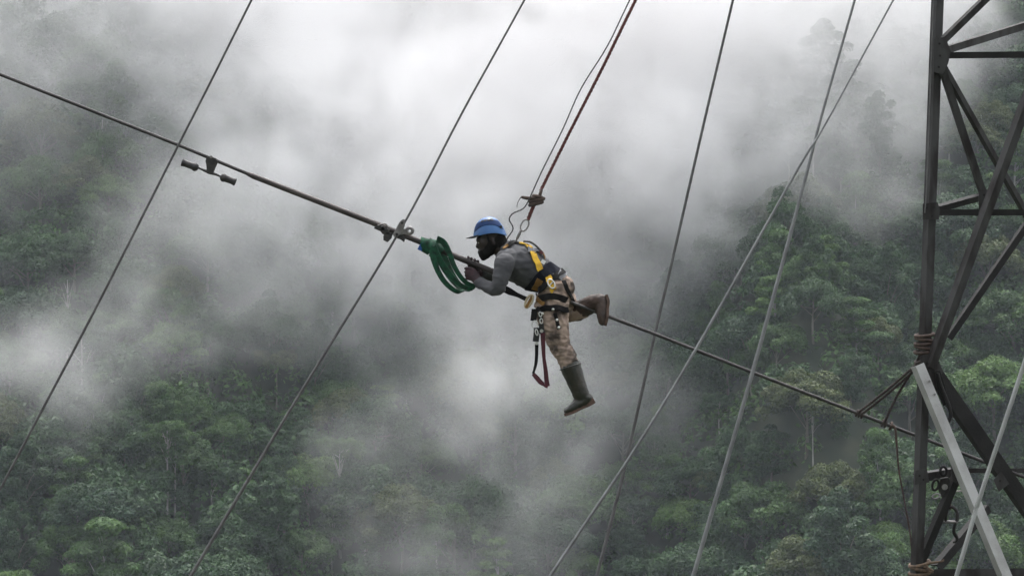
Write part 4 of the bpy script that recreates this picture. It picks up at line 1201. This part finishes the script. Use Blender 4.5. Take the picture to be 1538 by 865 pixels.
def angle(p, q, w, t, turn):
    """an L-section bar from P to Q, legs W wide and T thick; TURN degrees rolls the L about the bar (0: one leg faces the camera, the other runs back from its left edge)"""
    p, q = Vector(p), Vector(q); d = (q - p).normalized()
    y = Vector((0, 1, 0)); b = (y - d * y.dot(d)).normalized(); a = d.cross(b)
    if a.x < 0: a = -a
    c, s = math.cos(R(turn)), math.sin(R(turn))
    u, v = a * c + b * s, -a * s + b * c
    w = w / (abs(c) + abs(s) * 0.9)
    prof = [(0, 0), (w, 0), (w, t), (t, t), (t, w), (0, w)]
    prof = [(x - w * 0.42, z - w * 0.2) for x, z in prof]
    V = [e + u * x + v * z for e in (p, q) for x, z in prof]; n = 6
    F = [list(range(n))[::-1], [n + i for i in range(n)]] + [[i, (i + 1) % n, n + (i + 1) % n, n + i] for i in range(n)]
    return V, F

def build_tower():
    O = at(1390, 865, 19.7); gx, gy = O.x, O.y
    base = Vector((gx, gy, float(terrain(gx, gy))))
    r = link('lattice_tower', None, None, base)
    put(r, 'weathered steel lattice tower at the right edge', 'tower')
    def bar(name, a, b, wpx, turn=0, mat=TSTEEL, t=.009):
        A, Bq = at(*a) - base, at(*b) - base
        w = wpx * PX
        v, f = angle(A, Bq, w, t, turn)
        bm = mesh(name, v, f, mat); bmx = bmesh.new(); bmx.from_mesh(bm); bmesh.ops.recalc_face_normals(bmx, faces=bmx.faces); bmx.to_mesh(bm); bmx.free()
        return link(name, bm, r)
    # main leg, running down to the ground
    T, Bm = at(1417, -200, 19.85), at(1378, 865, 19.65)
    down = (Bm - T).normalized(); foot = Bm + down * ((Bm.z - base.z + 0.6) / -down.z)
    v, f = angle(T - base, foot - base, 17.5 * PX, .011, 28); link('leg', mesh('leg', v, f, TSTEEL), r)
    # a thin stay wire clipped along the leg
    link('stay_wire', tube_mesh('stay_wire', [at(1404, -60, 19.6) - base, at(1399, 80, 19.6) - base, at(1392, 270, 19.6) - base, at(1389, 320, 19.6) - base], .0045, STEEL_CABLE, 6, 5), r)
    # the other legs of the square body, to the right of the frame
    for (x0, x1, dd) in ((1640, 1680, 0.1), (1625, 1660, 1.5), (1436, 1404, 1.6)):
        if x0 < 1500: continue
        t_, b_ = at(x0, -200, 19.85 + dd), at(x1, 865, 19.65 + dd); dn = (b_ - t_).normalized(); ft = b_ + dn * ((b_.z - float(terrain(b_.x, b_.y)) + .6) / -dn.z)
        v, f = angle(t_ - base, ft - base, 20.5 * PX, .011, 118); link('leg', mesh('leg', v, f, TSTEEL), r)
    Z = 19.7
    bar('horizontal', (1406, 83, Z), (1640, 81, Z), 9.5, 0, TSTEEL_D)
    bar('horizontal', (1390, 320, Z), (1650, 320, Z), 9, 0, TSTEEL_D)
    bar('brace', (1412, 66, Z + .02), (1492, -12, Z + .1), 12, 20)
    bar('brace', (1408, 79, Z + .05), (1625, 12, Z + 1.4), 13, 15, TSTEEL)
    bar('brace', (1411, 90, Z + .03), (1478, 294, Z + .35), 11, 15)
    bar('brace', (1414, 94, Z + .06), (1652, 516, Z + 1.2), 11, 30)
    bar('horizontal', (1393, 318, Z - .02), (1482, 294, Z + .35), 12, 25, TSTEEL_D)
    bar('brace', (1634, -98, Z - .12), (1398, 552, Z - .10), 17, 30)
    bar('brace', (1394, 548, Z - .06), (1720, 1018, Z - .02), 24, 10, TSTEEL_D, .012)
    bar('strut', (1379, 548, Z - .20), (1552, 965, Z - .30), 19, 22, TSTEEL_P, .010)
    bar('brace', (1628, 213, Z + 1.45), (1425, 508, Z + .9), 12, 15, TSTEEL_D)
    bar('horizontal', (1378, 717, Z - .02), (1446, 706, Z + .25), 14, 8, TSTEEL)
    bar('horizontal', (1440, 707, Z + .25), (1640, 707, Z + .4), 7, 0, TSTEEL)
    bar('brace', (1441, 708, Z + .02), (1382, 846, Z - .02), 15, 25, TSTEEL_D)
    bar('brace', (1484, 762, Z + .5), (1408, 852, Z + .05), 16, 20, TSTEEL_D)
    bar('brace', (1504, 850, Z + .3), (1488, 990, Z + .3), 16, 10, TSTEEL_D)
    bar('horizontal', (1376, 860, Z + .03), (1650, 857, Z + .1), 14, -8, TSTEEL)
    for k in range(3):                                     # panels below the frame
        y0 = 870 + k * 420; l0, l1 = 1377 - k * 8, 1369 - k * 8; r0, r1 = 1680 + k * 14, 1694 + k * 14
        bar('brace', (l0, y0, Z - .02), (r1, y0 + 420, Z - .02), 14, 15); bar('brace', (r0, y0, Z + .03), (l1, y0 + 420, Z + .03), 14, 15)
    # gusset plates with bolts
    def gusset(pts, depth, bolts):
        v, f = prism([at(x, y, depth) - base for x, y in pts], (0, 1, 0), .008); g = link('gusset_plate', mesh('gusset_plate', v, f, TSTEEL), r)
        for x, y in bolts:
            v, f = tube([at(x, y, depth - .022) - base, at(x, y, depth + .006) - base], .0085, 6); link('bolt', mesh('bolt', v, f, TSTEEL_D), g)
    gusset([(1402, 58), (1420, 56), (1428, 78), (1424, 96), (1416, 112), (1402, 108)], Z - .075, [(1411, 66), (1412, 84), (1410, 101)])
    gusset([(1386, 306), (1408, 304), (1412, 316), (1410, 330), (1386, 330)], Z - .085, [(1392, 312), (1403, 311), (1400, 325)])
    gusset([(1470, 286), (1488, 284), (1494, 304), (1484, 328), (1470, 326)], Z - .02, [(1478, 293), (1484, 311)])
    gusset([(1382, 534), (1404, 530), (1416, 556), (1410, 584), (1386, 586)], Z - .09, [(1392, 545), (1402, 560), (1394, 575)])
    gusset([(1374, 706), (1392, 704), (1396, 724), (1374, 728)], Z - .085, [(1381, 714), (1387, 720)])
    gusset([(1428, 700), (1448, 698), (1450, 716), (1440, 728), (1430, 722)], Z - .03, [(1438, 707), (1440, 718)])
    gusset([(1504, 708), (1516, 726), (1500, 738), (1492, 720)], Z - .09, [(1502, 722)])
    for (bx, by) in ((1396, 572), (1404, 592), (1502, 840), (1491, 812), (1452, 720)):
        v, f = tube([at(bx, by, Z - .235) - base, at(bx, by, Z - .19) - base], .0085, 6); link('bolt', mesh('bolt', v, f, GREY_METAL), r)
build_tower()

def build_rigging():
    Z = 19.7
    def rope(name, label, pts, rad, mat=DARK_ROPE, n=6, twist=.06, cat='rope', group=None, laid=True):
        o = link(name, None, None, at(*pts[0])); O = o.location
        P = [at(*p) - O for p in pts]
        me = rope_mesh('strand', P, rad, mat, 3, twist, 6, n, .015) if laid else tube_mesh('strand', P, rad, mat, 8, n)
        me.name = name
        bpy.data.objects.remove(o)
        ob = link(name, me, None, O); put(ob, label, cat, group); return ob
    # lashing: turns round the leg
    ls = link('rope_lashing', None, None, at(1388, 515, Z)); O = ls.location
    put(ls, 'brown rope lashed in turns round the tower leg above the bridle', 'rope')
    for k in range(5):
        y = 503 + k * 6.2; c = at(1388.5 - k * .25, y, Z + .0) - O
        link('turn', ring_mesh('turn', c, (1, 0, .12 * (-1) ** k), (0, 1, .1), .066 - .004 * (k % 2), .075, .0125, HEMP, 22, 7), ls)
    link('turn', ring_mesh('turn', at(1388, 538, Z) - O, (.85, 0, .45), (0, 1, .1), .070, .078, .012, DARK_ROPE, 22, 7), ls)
    b = link('rope_bridle', None, None, WP(1295)); O = b.location
    put(b, 'doubled dark rope bridle from lashing to the conductor left of the tower', 'rope')
    for a, e in (((1382, 542, Z - .05), 1288), ((1384, 546, Z - .04), 1294)):
        link('leg', rope_mesh('leg', [at(*a) - O, at((a[0] + e) / 2, (a[1] + wire_y(e)) / 2 + 2, 19.85) - O, WP(e, -.01) - O], .0105, DARK_ROPE, 3, .06, 6, 5, .015), b)
    for e in (1287, 1291, 1295):
        d = (WP(1300) - WP(1280)).normalized(); link('turn', ring_mesh('turn', WP(e) - O, (0, 1, 0), d.cross(Vector((0, 1, 0))), .022, .022, .008, DARK_ROPE, 14, 6), b)
    b = link('rope_bridle', None, None, WP(1328)); O = b.location
    put(b, 'single dark rope from lashing to the conductor beside the doubled bridle', 'rope')
    link('leg', rope_mesh('leg', [at(1384, 528, Z - .07) - O, at(1368, 560, 19.75) - O, at(1347, 595, 19.88) - O, WP(1328, -.01) - O], .0105, DARK_ROPE, 3, .06, 6, 5, .015), b)
    for e in (1326, 1330):
        d = (WP(1300) - WP(1280)).normalized(); link('turn', ring_mesh('turn', WP(e) - O, (0, 1, 0), d.cross(Vector((0, 1, 0))), .024, .024, .009, DARK_ROPE, 14, 6), b)
    h = link('hanging_rope', None, None, WP(1340)); O = h.location
    put(h, 'thin brown rope end hanging from the conductor left of the tower leg', 'rope')
    link('knot', ring_mesh('knot', WP(1338) - O, (0, 1, 0), (.35, 0, 1), .024, .026, .010, HEMP, 14, 6), h)
    link('strand', tube_mesh('strand', [p - O for p in (WP(1338, -.02), at(1344, 642, 19.95), at(1347, 670, 19.93), at(1350, 705, 19.92), at(1358, 750, 19.9), at(1366, 795, 19.88), at(1370, 830, 19.86))], [.010, .010, .008, .007, .006, .006, .006], HEMP, 7, 6), h)
    rope('hanging_rope', 'slack dark rope hanging beside the tower leg below the gusset', [(1400, 560, Z + .05), (1403, 610, Z + .06), (1406, 660, Z + .07), (1409, 706, Z + .08)], .010)
    rope('hanging_rope', 'second slack rope hanging nearer the bright strut', [(1408, 560, Z + .08), (1412, 620, Z + .1), (1416, 670, Z + .1), (1422, 704, Z + .1)], .010, HEMP)
    rope('hanging_rope', 'reddish rope running down at the upper right edge of the tower', [(1516, -60, Z - .15), (1524, 30, Z - .15), (1531, 100, Z - .15), (1537, 165, Z - .15), (1542, 230, Z - .15)], .010, RED_ROPE)
    o = rope('rag', 'rust-orange rope end dangling behind the steep brace', [(1407, 500, Z + .1), (1412, 520, Z + .06), (1413, 545, Z + .05), (1414, 560, Z + .05)], [.008, .018, .022, .010], simple('orange_rag', (.17, .05, .025, 1), (.09, .03, .02, 1), rough=.9, scale=30), laid=False)
    o.name = 'rope_end'
    # hook hung from the joint
    k = link('steel_hook', None, None, at(1410, 560, Z - .12)); O = k.location
    put(k, 'long dark steel hook hanging from the joint of the braces', 'hook')
    link('shank', tube_mesh('shank', [at(x, y, Z - .13) - O for x, y in ((1408, 560), (1413, 578), (1420, 596), (1426, 612), (1428, 624), (1424, 633), (1419, 634.5), (1418, 629))], [.012, .013, .014, .014, .013, .012, .010, .006], TSTEEL_D, 8, 5), k)
    v, f = prism([at(x, y, Z - .1) - O for x, y in ((1404, 556), (1412, 556), (1420, 580), (1424, 604), (1417, 610), (1408, 590))], (0, 1, 0), .02); link('cheek', bevel(mesh('cheek', v, f, TSTEEL_D), .003), k)
    # pulley block under the lower horizontal, with shackle and lower hook
    k = link('pulley_block', None, None, at(1413, 708, Z + .05)); O = k.location
    put(k, 'rusty pulley block with rings hanging under the lower crossbar', 'pulley')
    L = lambda x, y, d=.05: at(x, y, Z + d) - O
    v, f = prism([L(*p) for p in ((1412, 718), (1424, 716), (1428, 730), (1424, 744), (1414, 746), (1409, 733))], (0, 1, 0), .05); link('cheek', bevel(mesh('cheek', v, f, TSTEEL), .006), k)
    link('ring', ring_mesh('ring', L(1405, 728, .02), (.3, .2, 1), (1, 0, -.3), .040, .022, .009, TSTEEL_D), k)
    link('ring', ring_mesh('ring', L(1406, 745, 0), (1, 0, .35), (-.3, .3, 1), .028, .016, .0065, GREY_METAL), k)
    link('ring', ring_mesh('ring', L(1417, 707, .03), (1, .2, 0), (0, .1, 1), .024, .032, .010, TSTEEL_D), k)
    v, f = tube([L(1419, 731, .015), L(1419, 731, .085)], .022, 14); link('sheave_pin', mesh('sheave_pin', v, f, GREY_METAL, True), k)
    link('pin', tube_mesh('pin', [L(1424, 741), L(1434, 738), L(1448, 736), L(1456, 728), L(1456, 716), L(1450, 712)], .006, GREY_METAL, 7, 4), k)
    k = link('shackle', None, None, at(1428, 760, Z + .06)); O = k.location
    put(k, 'grey bow shackle with cross pin hanging below the pulley block', 'shackle')
    link('bow', tube_mesh('bow', [L2 - O for L2 in [at(x, y, Z + .06) for x, y in ((1420, 783), (1421, 772), (1424, 763), (1430, 761), (1436, 766), (1438, 775), (1437, 783))]], .012, TSTEEL, 8, 4), k)
    v, f = tube([at(1416, 783, Z + .06) - O, at(1439, 784, Z + .06) - O], .012, 8); link('pin', mesh('pin', v, f, GREY_METAL, True), k)
    link('hanger', tube_mesh('hanger', [at(x, y, Z + .06) - O for x, y in ((1423, 744), (1426, 752), (1428, 764))], .010, HEMP, 7, 4), k)
    k = link('steel_hook', None, None, at(1436, 786, Z + .06)); O = k.location
    put(k, 'small dark hook dangling from the shackle', 'hook')
    link('shank', tube_mesh('shank', [at(x, y, Z + .06) - O for x, y in ((1435, 785), (1433, 793), (1433, 800), (1437, 806), (1436, 812), (1431, 814))], [.011, .012, .013, .014, .011, .006], TSTEEL_D, 8, 4), k)
    rope('hanging_rope', 'thin cord hanging from the pulley block down past the lower brace', [(1416, 746, Z + .06), (1417, 775, Z + .06), (1417.5, 815, Z + .06)], .008)
    # rope round the foot of the lower panel
    ls = link('rope_lashing', None, None, at(1384, 850, Z)); O = ls.location
    put(ls, 'frayed tan rope knotted round the leg at the bottom of the frame', 'rope')
    TAN = simple('tan_rope', (.15, .10, .065, 1), (.07, .048, .034, 1), rough=.9, scale=40)
    for y, t in ((846, .25), (853, -.2), (860, .1), (868, -.1)):
        link('turn', ring_mesh('turn', at(1381, y, Z - .01) - O, (1, 0, t), (0, 1, .1), .072, .075, .013, TAN, 22, 7), ls)
    link('tail', tube_mesh('tail', [at(x, y, Z - .1) - O for x, y in ((1388, 846), (1392, 850), (1396, 858), (1401, 857), (1392, 852))], .010, TAN, 7, 5), ls)
    link('tail', tube_mesh('tail', [at(x, y, Z - .1) - O for x, y in ((1386, 848), (1396, 845), (1406, 844), (1416, 842), (1417, 839))], [.010, .009, .008, .007, .004], TAN, 7, 5), ls)
build_rigging()
